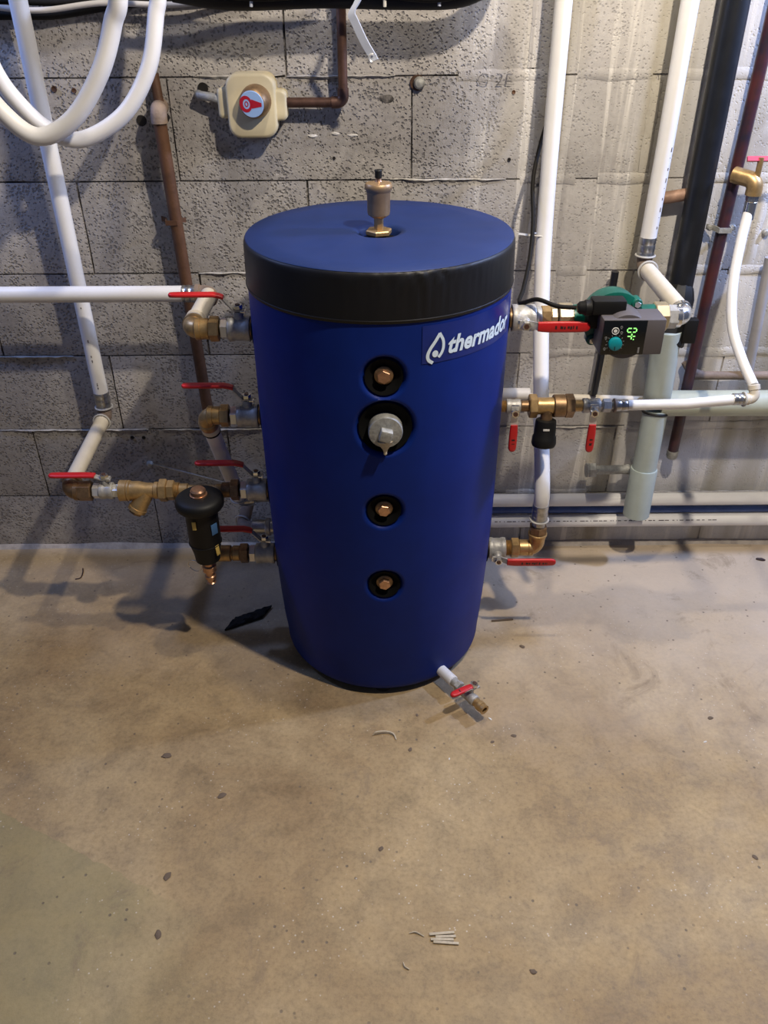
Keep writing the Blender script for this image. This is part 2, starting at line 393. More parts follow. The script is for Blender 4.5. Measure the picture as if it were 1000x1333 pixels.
wall = build('wall_back', MB().box((0, 0.1040, 0.98), (5.2, 0.2, 2.1)), 'mortar'); wall['kind'] = 'structure'
def block_mesh(x0, x1, z0, z1, sd):
    nx = max(3, int((x1-x0)/0.05)); nz = 5; g = []; fs = []
    for j in range(nz+1):
        for i in range(nx+1):
            ex = min(i, nx-i); ez = min(j, nz-j); edge = (ex == 0) or (ez == 0)
            x = x0 + (x1-x0)*i/nx; z = z0 + (z1-z0)*j/nz
            q = V((x*9+sd, z*9, sd*3.1)); d = mnoise.noise(q)
            y = -0.0016*d - (0.0 if edge else 0.0025)
            if edge:
                e = mnoise.noise(V((x*23, z*23, sd)))
                if ez == 0: z += (0.0012*e + 0.0006)*(-1 if j else 1)
                if ex == 0: x += (0.0012*e + 0.0006)*(-1 if i else 1)
            g.append(V((x, y, z)))
    W = nx+1
    for j in range(nz):
        for i in range(nx): fs.append((j*W+i, j*W+i+1, (j+1)*W+i+1, (j+1)*W+i))
    ring = [i for i in range(nx+1)] + [j*W+nx for j in range(1, nz+1)] + [nz*W+i for i in range(nx-1, -1, -1)] + [j*W for j in range(nz-1, 0, -1)]
    n0 = len(g); g += [V((g[k].x, 0.0055, g[k].z)) for k in ring]; L = len(ring)
    for k in range(L): fs.append((ring[k], n0+k, n0+(k+1) % L, ring[(k+1) % L]))
    return MB().add(g, fs)
ZJ = [-0.002, 0.167, 0.367, 0.567, 0.767, 0.967, 1.167, 1.367, 1.567, 1.767, 1.967]
XJ = [-0.62, -0.90, -0.665, -0.92, -0.66, -0.435, -0.19, -0.44, -0.19, -0.44]
rr = random.Random(3)
for row in range(len(ZJ)-1):
    x = XJ[row]
    while x > -1.9: x -= 0.5
    while x < 1.9:
        gv = 0.0010+rr.random()*0.0010; gh = 0.0012
        b_ = build('block', block_mesh(max(x, -2.4)+gv, x+0.5-gv, ZJ[row]+gh, ZJ[row+1]-gh, rr.random()*50), 'block', wall, 50)
        x += 0.5
# mortar squeezed out along a few joints
def squeeze(x0, x1, z, sd, h0=0.008):
    n = max(4, int((x1-x0)/0.006)); vs = []; fs = []
    for i in range(n+1):
        x = x0+(x1-x0)*i/n; e = min(1.0, 6*min(i, n-i)/n)
        a = h0*e*(0.55+0.7*mnoise.noise(V((x*60, sd, 0)))); d = 0.0034+0.004*e*max(0.0, 0.4+mnoise.noise(V((x*45, sd, 5)))); q = 0.0016*mnoise.noise(V((x*30, sd, 9)))
        vs += [V((x, -0.001, z+0.001+q)), V((x, -d, z-a*0.25+q)), V((x, -0.0015, z-max(a, 0.001)+q))]
    for i in range(n):
        for k in range(2): fs.append((i*3+k, i*3+k+1, i*3+k+4, i*3+k+3))
    build('mortar_bead', MB().add(vs, fs), 'squeeze', wall, 50)
MT['squeeze'] = mat('squeezed_mortar', (0.44, 0.415, 0.37), 0.95, var=0.35, vscale=60, bump=0.8, bscale=200)
for i, (x0, x1, z) in enumerate([(-0.19, 0.03, 1.168), (0.02, 0.27, 0.968), (-0.42, -0.2, 0.768), (-0.98, -0.60, 0.367), (-0.56, -0.30, 0.366), (-1.05, -0.75, 0.567), (0.42, 0.60, 0.366), (0.27, 0.33, 0.367), (-0.38, -0.20, 1.169), (-1.3, -0.95, 0.967), (0.66, 1.3, 0.168)]):
    squeeze(x0, x1, z, i*3.7+1)
# thin render smeared over most of the joints in the right half of the wall
def smear(x0, x1, z0, z1, sd):
    nx = max(3, int((x1-x0)/0.02)); nz = max(2, int((z1-z0)/0.02)); g = []; fs = []
    for j in range(nz+1):
        for i in range(nx+1):
            edge = i in (0, nx) or j in (0, nz); x = x0+(x1-x0)*i/nx; z = z0+(z1-z0)*j/nz
            w_ = mnoise.noise(V((x*40, z*40, sd)))
            g.append(V((x+(0.004*w_ if edge else 0), (-0.0012 if edge else -0.0046-0.0006*w_), z+(0.004*mnoise.noise(V((x*35, z*35, sd+9))) if edge else 0))))
    for j in range(nz):
        for i in range(nx): fs.append((j*(nx+1)+i, j*(nx+1)+i+1, (j+1)*(nx+1)+i+1, (j+1)*(nx+1)+i))
    build('render_smear', MB().add(g, fs), 'block', wall, 60)
for i, (x0, x1, z) in enumerate([(0.16, 0.36, 1.167), (0.40, 0.555, 1.167), (0.60, 0.80, 1.167), (0.84, 1.3, 1.167), (0.30, 0.42, 0.967), (0.47, 0.60, 0.967), (0.655, 1.2, 0.967), (0.40, 0.47, 0.767), (0.62, 0.78, 0.767), (0.80, 1.2, 0.767), (0.36, 0.52, 0.567), (0.60, 1.2, 0.567), (0.62, 1.3, 0.367), (0.33, 0.55, 0.167)]):
    smear(x0, x1, z-0.011, z+0.011, i*2.3)
for i, (x, z0, z1) in enumerate([(0.31, 1.18, 1.36), (0.565, 0.98, 1.155), (0.34, 0.78, 0.95), (0.81, 1.18, 1.36), (0.84, 0.78, 0.955)]):
    smear(x-0.011, x+0.011, z0, z1, i*5.1+40)
# a crumbly mortar fillet where wall and floor meet
fil = MB(); n = 90; vs = []; fs = []
for i in range(n+1):
    x = -2.2 + 4.4*i/n; a = 0.010+0.006*mnoise.noise(V((x*6, 0, 2))); c = 0.016+0.010*mnoise.noise(V((x*5, 3, 1)))
    vs += [V((x, -0.001, a)), V((x, -c*0.5, a*0.42)), V((x, -c, -0.001))]
for i in range(n):
    for k in range(2): fs.append((i*3+k, i*3+k+1, i*3+k+4, i*3+k+3))
o = build('trim_1', fil.add(vs, fs), mat('cement_fillet', (0.46, 0.41, 0.36), 0.95, var=0.3, vscale=30, bump=0.8, bscale=120)); o['kind'] = 'structure'
o['label'] = 'rough cement fillet along the foot of the block wall'
# ================================================================== BUFFER TANK
TX, TY, TR = -0.0035, -0.354, 0.2455
tank = thing('buffer_tank', 'tall blue cylindrical buffer tank with black rim standing on the concrete floor', 'water tank', (TX, TY, 0))
def on_tank(th, z, r): return V((TX + r*math.sin(th), TY - r*math.cos(th), z))
PORTS = [(0.025, 0.770, 0.0330), (0.034, 0.674, 0.0480), (0.021, 0.499, 0.0320), (0.022, 0.322, 0.0320)]
def dent(th, z):
    d = 0.0
    for t0, z0, r in PORTS:
        rho = math.hypot((th-t0)*TR, z-z0)
        if rho < r+0.008:
            s = (r+0.008-rho)/0.010; s = max(0.0, min(1.0, s)); d = max(d, 0.018*s*s*(3-2*s))
    return d
ths = []
t = -0.30
while t < 0.34: ths.append(t); t += 0.0145
while t < 2*PI-0.30-0.02: ths.append(t); t += 0.09
zs = [0.0120, 0.0128, 0.015, 0.019, 0.025, 0.032, 0.05, 0.075, 0.10, 0.135, 0.17, 0.205, 0.24]
z = 0.262
while z < 0.83: zs.append(z); z += 0.0036
zs += [0.84, 0.873]
RP = [(0.0, 0.2265), (0.05, 0.2275), (0.10, 0.2320), (0.17, 0.2362), (0.24, 0.2395), (0.32, 0.2425), (0.42, 0.2442), (0.56, 0.2450), (0.77, 0.2458), (1.0, 0.2458)]
def soft_r(z):
    for (a, ra), (b, rb) in zip(RP, RP[1:]):
        if z <= b: return ra+(rb-ra)*(z-a)/(b-a)
    return RP[-1][1]
def body_r(z):
    r = soft_r(z)
    if z < 0.032: k = (0.032-z)/0.0205; r -= 0.0225*(1-math.sqrt(max(0, 1-k*k)))
    return r
vs = []; fs = []; nt_ = len(ths)
for zz in zs:
    for th in ths: vs.append(on_tank(th, zz, body_r(zz) - dent(th, zz) + (0.0008*mnoise.noise(V((math.sin(th)*3, zz*4, math.cos(th)*3))) if zz > .05 else 0)))
for j in range(len(zs)-1):
    for i in range(nt_): fs.append((j*nt_+i, j*nt_+(i+1) % nt_, (j+1)*nt_+(i+1) % nt_, (j+1)*nt_+i))
fs.append(tuple(reversed(range(nt_)))); fs.append(tuple((len(zs)-1)*nt_+i for i in range(nt_)))
build('jacket', MB().add(vs, fs), 'blue', tank, 60)
# lid: black band and blue top disc
LR = 0.2460; seg = 320; prof = [(TR-0.012, 0.868), (LR-0.0005, 0.8645), (LR+0.0016, 0.866), (LR+0.0018, 0.872), (LR+0.0012, 0.90), (LR+0.0006, 0.922), (LR+0.0004, 0.936), (LR-0.0002, 0.9425), (LR-0.0015, 0.9465), (LR-0.0045, 0.9492), (LR-0.012, 0.9497)]
vs = []; fs = []
for j, (r, z) in enumerate(prof):
    for k in range(seg):
        a = 2*PI*k/seg; wr = 0.0
        if 4 <= j <= 8:
            fr = math.exp(-((((a+PI) % (2*PI))-PI-0.30)/0.45)**2)
            wr = 0.0036*fr*mnoise.noise(V((a*30, z*150, 0))) + 0.0006*mnoise.noise(V((a*6, z*60, 4)))
        vs.append(on_tank(a, z+wr*0.6, r+wr))
for j in range(len(prof)-1):
    for k in range(seg): fs.append((j*seg+k, j*seg+(k+1) % seg, (j+1)*seg+(k+1) % seg, (j+1)*seg+k))
band = build('lid_band', MB().add(vs, fs), 'black_vinyl', tank, 60)
build('hem', MB().torus((TX, TY, 0.8705), (0, 0, 1), LR+0.0016, 0.0013, 96, 6), 'black_vinyl', band)
# top disc with a small round opening around the air vent socket
vs = []; fs = []; rings = [(0.037, 0.932), (0.039, 0.945), (0.042, 0.9496), (0.052, 0.9512), (0.12, 0.9518), (0.20, 0.9512), (LR-0.0045, 0.9503), (LR-0.0030, 0.9488)]
for r, z in rings:
    for k in range(seg):
        a = 2*PI*k/seg
        ww = 0.0016*mnoise.noise(V((math.cos(a)*r*20, math.sin(a)*r*20, 0.5))) if r < 0.22 else 0.0
        rj = r*(1+0.06*mnoise.noise(V((math.cos(a)*1.5, math.sin(a)*1.5, 7)))) if r < 0.05 else r
        vs.append(on_tank(a, z+ww, rj))
for j in range(len(rings)-1):
    for k in range(seg): fs.append((j*seg+k, j*seg+(k+1) % seg, (j+1)*seg+(k+1) % seg, (j+1)*seg+k))
build('lid_top', MB().add(vs, fs), 'lid_blue', tank, 60)
build('vent_socket', MB().lathe([(0.040, 0.925), (0.040, 0.9345), (0.012, 0.9345), (0.012, 0.946)], (TX, TY, 0), (0, 0, 1), 32), 'foam', tank)
# front sockets: black foam cups with plugs
for idx, (t0, z0, r) in enumerate(PORTS):
    mb = MB(); vs = []; fs = []; sg = 40
    pr = [(r+0.0005, -0.0062), (r-0.002, -0.0072), (r-0.007, -0.012), (r*0.62, -0.0165), (r*0.42, -0.0175), (0.0, -0.0175)]
    for rho, d in pr:
        for k in range(sg):
            a = 2*PI*k/sg; vs.append(on_tank(t0+rho*math.cos(a)/TR, z0+rho*math.sin(a), soft_r(z0)+d+0.002))
    for j in range(len(pr)-1):
        for k in range(sg): fs.append((j*sg+k, j*sg+(k+1) % sg, (j+1)*sg+(k+1) % sg, (j+1)*sg+k))
    cup = build('foam_rosette', mb.add(vs, fs), 'foam', tank, 50)
    out = V((math.sin(t0), -math.cos(t0), 0)); c = on_tank(t0, z0, soft_r(z0)-0.018)
    if idx != 1:
        pl = build('hex_plug', MB().hexa(c, c+out*0.016, 0.0122, rot=[0.1, 0, 0.35, 0.2][idx]), 'copper', cup); pl['label'] = 'copper-coloured hexagonal plug'
        build('plug_collar', MB().lathe([(0.0165, 0), (0.0165, 0.006), (0.013, 0.008)], c, out, 24), 'old_brass', cup)
    else:
        c = on_tank(t0, z0-0.005, TR-0.018)
        pl = build('cap_plug', MB().lathe([(0.030, 0), (0.0305, 0.004), (0.0305, 0.020), (0.029, 0.0235), (0.020, 0.025)], c, out, 40), 'gal', cup); pl['label'] = 'grey galvanised plug with a square head'
        sq = MB(); Z = V((0.28, 0, 0.96)); Z = (Z-out*Z.dot(out)).normalized(); X = Z.cross(out)
        sq.box(c+out*0.031, (0.021, 0.020, 0.021), 0.002, X=X, Z=Z)
        build('square_head', sq, 'gal', cup)
        dr = on_tank(t0-0.004, z0-0.040, TR+0.001)
        build('hemp_drip', MB().lathe([(0.016, 0.0), (0.010, 0.010), (0.0045, 0.018), (0.003, 0.024), (0.0032, 0.026), (0.001, 0.029)], dr+V((0, 0.001, 0.018)), (0.02, -0.12, -1), 16), 'straw', cup)
# feet
for k in range(3):
    a = 0.0 + k*2*PI/3
    p = on_tank(a, 0, 0.197)
    build('foot', MB().lathe([(0.017, 0.0), (0.019, 0.003), (0.016, 0.008), (0.013, 0.015)], p, (0, 0, 1), 20), 'black', tank)
# logo: drop emblem and lettering on a clear film
film = MB(); vs = []; fs = []; nn = 20
for j in range(2):
    for i in range(nn+1):
        th = 0.288 + (1.24-0.288)*i/nn; vs.append(on_tank(th, (0.791, 0.858)[j], TR+0.0011))
for i in range(nn): fs.append((i, i+1, nn+2+i, nn+1+i))
flm = build('sticker_film', film.add(vs, fs), 'film', tank, 80)
def wrap(pts2, r): return [on_tank(t, z, r) for t, z in pts2]
def text_mesh(body, size, shear=0.0, offset=0.0, res=3):
    cu = bpy.data.curves.new('txt', 'FONT'); cu.body = body; cu.size = size; cu.shear = shear; cu.offset = offset; cu.resolution_u = res
    ob = bpy.data.objects.new('txt', cu); COL.objects.link(ob)
    dg = bpy.context.evaluated_depsgraph_get(); me = bpy.data.meshes.new_from_object(ob.evaluated_get(dg))
    P = [tuple(v.co) for v in me.vertices]; F = [tuple(p.vertices) for p in me.polygons]
    bpy.data.objects.remove(ob); bpy.data.curves.remove(cu); bpy.data.meshes.remove(me)
    return P, F
P, Fc = text_mesh('thermador', 0.040, 0.24, 0.0013)
xmin = min(p[0] for p in P); xmax = max(p[0] for p in P)
TH0, TH1 = 0.482, 1.20
bz = 0.8045
k = (TH1-TH0)/(xmax-xmin)
mb = MB().add([on_tank(TH0+(p[0]-xmin)*k, bz+p[1]*1.06, TR+0.0022) for p in P], Fc)
lt = build('lettering', mb, 'white_print', tank, 30)
def ribbon2(path, wid):
    L = []; Rr = []
    for i, (a, b) in enumerate(path):
        p0 = path[max(0, i-1)]; p1 = path[min(len(path)-1, i+1)]; dx, dy = p1[0]-p0[0], p1[1]-p0[1]; q = math.hypot(dx, dy) or 1
        ww = wid[i] if isinstance(wid, list) else wid
        L.append((a-dy/q*ww/2, b+dx/q*ww/2)); Rr.append((a+dy/q*ww/2, b-dx/q*ww/2))
    return L, Rr
def emblem_strip(mb, path, wid):
    sp = [(p.x, p.y) for p in spline([V((a, b, 0)) for a, b in path], 6)]
    L, Rr = ribbon2(sp, wid); n = len(sp)
    vs = [on_tank((a-0.004)/TR+0.30, z+0.0036, TR+0.0022) for a, z in L] + [on_tank((a-0.004)/TR+0.30, z+0.0036, TR+0.0022) for a, z in Rr]
    mb.add(vs, [(i, i+1, n+i+1, n+i) for i in range(n-1)])
em = MB()   # arc metres from th=0.30, height z
emblem_strip(em, [(0.0325, 0.8385), (0.0245, 0.826), (0.0155, 0.8135), (0.0110, 0.803), (0.0125, 0.794), (0.0205, 0.7875)], 0.0058)
emblem_strip(em, [(0.0315, 0.8390), (0.0385, 0.826), (0.0395, 0.813), (0.0360, 0.803), (0.0305, 0.7965)], 0.0052)
cc = [on_tank((0.0205+0.0056*math.cos(2*PI*i/20))/TR+0.30, 0.8071+0.0062*math.sin(2*PI*i/20), TR+0.0022) for i in range(20)]
em.add(cc, [tuple(range(20))])
build('drop_emblem', em, 'white_print', tank, 30)

# automatic air vent on top
vx, vy, vz = TX-0.001, TY, 0.9405
av = thing('air_vent', 'brass bottle-shaped automatic air vent on top of the blue tank', 'air vent', (vx, vy, vz))
build('base_nut', MB().hexa((vx, vy, vz+0.004), (vx, vy, vz+0.013), 0.0245, hint=(1, 0.3, 0)), 'brass', av)
build('neck', MB().hexa((vx, vy, vz+0.012), (vx, vy, vz+0.036), 0.0088, hint=(0.3, 1, 0)), 'brass', av)
build('bottle', MB().lathe([(0.006, 0.033), (0.012, 0.034), (0.0195, 0.039), (0.0205, 0.044), (0.0208, 0.077), (0.0222, 0.080), (0.0242, 0.083), (0.0246, 0.089), (0.0225, 0.0925), (0.010, 0.095)], (vx, vy, vz), (0, 0, 1), 40), 'vent_brass', av)
build('spout', MB().lathe([(0.007, 0.094), (0.005, 0.098), (0.0045, 0.103)], (vx, vy, vz), (0, 0, 1), 20), 'copper', av)
build('dust_cap', MB().lathe([(0.0062, 0.101), (0.0064, 0.113), (0.0055, 0.1145)], (vx, vy, vz), (0, 0, 1), 12), 'black', av, 20)

# ================================================================== VALVES
def ball_valve(label, c, axis, stem, lever, Lb=0.042, Rb=0.0245, nut_side=None, grip_len=0.10, rise=0.05, body='nickel', steel='nickel', name='ball_valve', flat=0.006, gw=0.019, lift=0.030, lettered=False, group=None, sheath_gap=0.028):
    """c: centre of body, axis: pipe direction, stem: direction the spindle points, lever: direction of the handle"""
    c = V(c); ax = V(axis).normalized(); st = V(stem).normalized(); lv = V(lever).normalized(); wd = st.cross(lv).normalized()
    t = thing(name, label, 'valve', c - V((0, 0, Rb)), group)
    h = Lb/2
    build('body', MB().lathe([(Rb*0.80, -h), (Rb*0.97, -h+0.001), (Rb, -h+0.003), (Rb, -h+0.010), (Rb*0.93, -h+0.013), (Rb*0.95, 0), (Rb*0.93, h-0.013), (Rb, h-0.010), (Rb, h-0.003), (Rb*0.97, h-0.001), (Rb*0.80, h)], c, ax, 32), body, t)
    if nut_side:
        d = ax*(1 if nut_side > 0 else -1)
        build('end_nut', MB().hexa(c+d*h, c+d*(h+0.014), Rb*0.86, hint=st), 'nut_white', t)
    build('spindle_boss', MB().lathe([(Rb*0.42, Rb*0.8), (Rb*0.40, Rb+0.006), (Rb*0.30, Rb+0.010)], c, st, 20), body, t)
    top = Rb+0.012
    sp = build('spindle', MB().cyl(c+st*(Rb+0.008), c+st*(top+0.0125), 0.0048, 12), 'tarnish', t)
    build('spindle_nut', MB().hexa(c+st*(top+0.003), c+st*(top+0.011), 0.0092, hint=lv), 'chrome', sp, 25)
    # stop ears beside the spindle
    build('stop_ear', MB().box(c+st*(top-0.001)-lv*0.010, (0.010, 0.016, 0.003), 0.0006, X=lv, Z=st), 'chrome', t)
    p0 = c+st*(top+0.001)
    pts = [p0-lv*0.012, p0+lv*0.008, p0+lv*sheath_gap+st*lift*0.8, p0+lv*(sheath_gap+0.010)+st*lift, p0+lv*(sheath_gap+0.02)+st*lift]
    hd = build('lever', MB().strip(pts, wd, 0.015, 0.0026), steel, t, 25)
    # red grip: rounded flat sleeve
    a = p0+lv*(sheath_gap-0.001)+st*(lift*0.82); b0 = p0+lv*(sheath_gap+0.012)+st*lift; b1 = p0+lv*(sheath_gap+grip_len-gw*0.3)+st*lift
    mb = MB(); vs = []; fs = []
    secs = [(a-lv*0.002, gw*0.86), (a+lv*0.006+st*lift*0.10, gw*0.94), (b0+lv*0.004, gw), (b0.lerp(b1, 0.5), gw*1.02), (b0.lerp(b1, 0.85), gw), (b1, gw*0.9), (b1+lv*gw*0.2, gw*0.68), (b1+lv*gw*0.33, gw*0.34)]
    prof = []
    for k in range(16):
        an = 2*PI*k/16; ca, sa = math.cos(an), math.sin(an)
        prof.append((math.copysign(abs(ca)**0.6, ca)*0.5, math.copysign(abs(sa)**0.6, sa)*0.5))
    for p, ww in secs:
        th = flat+0.002 if ww > gw*0.5 else flat*0.7
        for x_, y_ in prof: vs.append(p + wd*(x_*ww) + st*(y_*th))
    for i in range(len(secs)-1):
        for k in range(16): fs.append((i*16+k, i*16+(k+1) % 16, (i+1)*16+(k+1) % 16, (i+1)*16+k))
    fs.append(tuple(reversed(range(16)))); fs.append(tuple((len(secs)-1)*16+k for k in range(16)))
    gr = build('grip', mb.add(vs, fs), 'red', hd, 50); gr['label'] = 'red plastic lever sleeve'
    if lettered:
        mb = MB(); rq = random.Random(5); s = 0.018; base = b0+st*(flat/2+0.00115)
        L = (b1-b0).length
        while s < L-0.012:
            dl = 0.0015+rq.random()*0.003
            if rq.random() < 0.82: mb.box(base+lv*s+wd*(rq.random()-0.5)*0.001, (dl, 0.0045+rq.random()*0.002, 0.0003), X=lv, Z=st)
            s += dl+0.0009
        if mb.v: build('embossed_print', mb, 'ink', gr)
    return t

def elbow(label, a, c, b, r, material='brass', collar=0.0035, name='pipe_elbow', rb=None, group=None):
    """a->c->b elbow with collars at both ends"""
    a, c, b = V(a), V(c), V(b); rb = rb or r*1.02
    t = thing(name, label, 'pipe fitting', c - V((0, 0, r)), group)
    build('elbow', MB().tube(bend(a, c, b, rb), r, 20), material, t, 60)
    for p in (a, b):
        d = (c-p).normalized()
        build('collar', MB().lathe([(r*0.9, -0.001), (r+collar, 0), (r+collar, 0.009), (r*0.9, 0.012)], p, d, 24), material, t)
    return t
def white_pipe(label, pts, r, material='pipe', name='water_pipe', group=None, seg=20, cat='pipe'):
    return tag(build(name, MB().tube(pts, r, seg), material, None, 60), label, cat, group)
def sleeve(label, a, b, r, ring=True, name='press_sleeve', group=None):
    a, b = V(a), V(b)
    t = thing(name, label, 'pipe fitting', (a+b)/2 - V((0, 0, r)), group)
    L = (b-a).length
    build('steel_sleeve', MB().lathe([(r*0.98, 0), (r, 0.001), (r, L*0.3), (r*0.94, L*0.38), (r, L*0.46), (r, L*0.72), (r*0.94, L*0.8), (r, L*0.88), (r, L)], a, b-a, 28), 'sleeve', t)
    if ring: build('clip_ring', MB().torus(b, b-a, r*1.12, 0.0022, 28, 8), 'ring', t)
    return t
def marks(parent, a, b, r, off, spans):
    """ink marking along a straight pipe on the side facing off"""
    a, b = V(a), V(b); d = (b-a).normalized(); L = (b-a).length; o = V(off); o = (o-d*o.dot(d)).normalized(); mb = MB()
    for s0, s1 in spans:
        mb.box(a+d*((s0+s1)/2*L)+o*(r+0.0002), ((s1-s0)*L, 0.0018, 0.0006), X=d, Z=o)
    build('printed_marks', mb, 'ink', parent)

X_ = V((1, 0, 0)); Y_ = V((0, 1, 0)); Z_ = V((0, 0, 1))
AY = TY
# ---- left side of tank: four lever valves one above the other
def left_run(z, label, xb0, xb1):
    return V(((xb0+xb1)/2, AY, z))
# tank stubs (black gaps) are short nipples belonging to the tank
for nm, zz, sgn, rad in (('n1', 0.767, -1, 0.021), ('n2', 0.580, -1, 0.021), ('n3', 0.400, -1, 0.021), ('n4', 0.229, -1, 0.021), ('n5', 0.785, 1, 0.021), ('n6', 0.595, 1, 0.012), ('n7', 0.239, 1, 0.021)):
    a = V((TX+sgn*0.215, AY, zz)); build('nipple', MB().cyl(a, a+X_*sgn*0.040, rad*0.9, 20), 'old_brass' if rad > .02 else 'brass', tank)
    if rad > .02: build('socket_rosette', MB().lathe([(0.031, 0.0), (0.031, 0.006), (0.024, 0.008)], V((TX+sgn*(soft_r(zz)-0.006), AY, zz)), X_*sgn, 28), 'foam', tank)
LG = 'lever valves on the left of the tank'
ball_valve('red-levered valve on the tank nearest its black rim, left side', (-0.276, AY, 0.767), -X_, Z_, -X_, 0.044, 0.0245, nut_side=1, group=LG)
ball_valve('second red-levered valve down on the left side of the tank', (-0.277, AY, 0.580), -X_, Z_, -X_, 0.044, 0.0245, nut_side=1, group=LG)
ball_valve('third red-levered valve down on the left of the tank, in line with the black filter', (-0.274, AY, 0.400), -X_, Z_, -X_, 0.044, 0.0245, nut_side=1, group=LG)
ball_valve('lowest red-levered valve on the left of the tank, behind the black filter', (-0.271, AY, 0.229), -X_, Z_, -X_, 0.044, 0.0245, nut_side=1, group=LG)

def union(label, x_from, z, parts, material='brass', name='brass_union', y=AY, group=None, sgn=-1):
    """row of turned/hex sections along x; parts: (kind, length, radius[, material])"""
    t = thing(name, label, 'pipe fitting', (x_from+sgn*sum(p[1] for p in parts)/2, y, z-max(p[2] for p in parts)), group)
    x = x_from
    for p in parts:
        kind, L, r = p[:3]; mt = p[3] if len(p) > 3 else material
        a = V((x, y, z)); b = V((x+sgn*L, y, z)); x += sgn*L
        if kind == 'hex': build('hex_nut', MB().hexa(a, b, r, hint=(0, 0.35, 1)), mt, t, 25)
        elif kind == 'oct': build('octagonal_nut', MB().hexa(a, b, r, n=8, hint=(0, 0.4, 1)), mt, t, 25)
        elif kind == 'thread':
            pr = []; s = 0.0
            while s < L: pr += [(r, s), (r*0.9, s+0.0012)]; s += 0.0024
            build('thread', MB().lathe(pr, a, b-a, 20), mt, t, 25)
        else: build('ring', MB().cyl(a, b, r, 28, ch=min(0.0015, L*0.25)), mt, t)
    return t, x
# L1 : union + elbow that turns back, then white pipe, elbow, long white pipe going left
_, x = union('brass union between the top left valve and its elbow', -0.312, 0.767, [('cyl', 0.003, 0.014, 'black'), ('hex', 0.019, 0.0245), ('cyl', 0.018, 0.0205)])
e1 = V((-0.370, AY, 0.767))
elbow('brass elbow of the top left valve, turning back to the wall', e1+X_*0.019, e1, e1+Y_*0.030, 0.0195, 'brass', 0.002)
ring1 = tag(build('warm_tinted_pipe', MB().lathe([(0.0185, 0.0), (0.021, 0.001), (0.021, 0.006), (0.0165, 0.008), (0.0165, 0.016), (0.021, 0.018), (0.021, 0.024), (0.0178, 0.026), (0.0178, 0.165)], e1+Y_*0.030, Y_, 28), 'cream'), 'short white pipe tinted cream for warm light, running from brass elbow back to the long white pipe', 'pipe')  # white pipe; the warm light on it is put into its cream colour
e1b = V((-0.370, -0.136, 0.764))
elbow('dull elbow joining the long white pipe to the top left valve', e1b-Y_*0.030, e1b, e1b-X_*0.032, 0.018, 'oldiron', 0.002)
sleeve('steel press sleeve at the right end of the long left white pipe', e1b-X_*0.030, e1b-X_*0.060, 0.0185, ring=False)
white_pipe('long horizontal white water pipe running off to the left edge', [e1b-X_*0.055, V((-1.8, -0.136, 0.766))], 0.0172)
# L2 : union + elbow turning down and back
union('brass union between the second left valve and its elbow', -0.313, 0.580, [('cyl', 0.003, 0.014, 'black'), ('hex', 0.018, 0.0235), ('cyl', 0.017, 0.0190)])
e2 = V((-0.366, AY, 0.580)); d2 = (at(313, 650, -0.19)-e2).normalized()
elbow('brass elbow of the second left valve, pointing down', e2+X_*0.016, e2, e2+d2*0.030, 0.0190, 'brass', 0.002)
pe = e2+d2*0.030
f2 = thing('pipe_adapter', 'copper-ringed adapter under the second left elbow', 'pipe fitting', pe)
build('copper_ring', MB().cyl(pe, pe+d2*0.008, 0.0195, 28, ch=0.001), 'copper', f2)
build('white_collar', MB().cyl(pe+d2*0.008, pe+d2*0.022, 0.0195, 28, ch=0.001), 'cream', f2)
build('black_band', MB().cyl(pe+d2*0.022, pe+d2*0.028, 0.0192, 28, ch=0.001), 'black', f2)
p2e = pe+d2*((at(313, 650, -0.19)-e2).length-0.045)
white_pipe('slanting white pipe from the second left elbow down behind the third valve', [pe+d2*0.026, p2e], 0.0170)
# low rear ports
q1 = V((-0.300, p2e.y, p2e.z-0.012))
r1 = thing('press_elbow', 'steel press elbow with clip ring at the foot of the slanting pipe', 'pipe fitting', q1-V((0, 0, 0.02)))
build('elbow', MB().tube(bend(p2e-d2*0.01, p2e+d2*0.018, V((-0.315, p2e.y+0.012, p2e.z-0.014)), 0.012), 0.0165, 18), 'sleeve', r1, 60)
build('clip_ring', MB().torus(p2e, d2, 0.0205, 0.0022, 28, 8), 'ring', r1)
build('nipple', MB().cyl((-0.325, p2e.y+0.012, p2e.z-0.014), (-0.255, p2e.y+0.012, p2e.z-0.014), 0.009, 16), 'nickel', r1)
build('outlet', MB().cyl((-0.262, p2e.y+0.012, p2e.z-0.014), (-0.17, p2e.y+0.012, p2e.z-0.014), 0.0155, 20), 'bluepipe', r1)
a = at(322, 686, -0.22)
r2_ = thing('press_elbow', 'steel press elbow with a large wire ring, low behind the black filter', 'pipe fitting', a-V((0, 0, 0.02)))
build('outlet', MB().cyl(a+X_*0.012, V((-0.17, a.y, a.z)), 0.019, 20, ch=0.002), 'sleeve', r2_)
build('collar', MB().cyl(a+X_*0.045, a+X_*0.058, 0.022, 20, ch=0.002), 'nickel', r2_)
build('elbow', MB().tube(bend(a+X_*0.02, a-X_*0.012, a-X_*0.012+Y_*0.19, 0.015), 0.0155, 16), 'oldiron', r2_, 60)
build('clip_ring', MB().torus(a-X_*0.012+Y_*0.022, V((0.35, 1, 0.25)), 0.0215, 0.0020, 28, 8), 'ring', r2_)
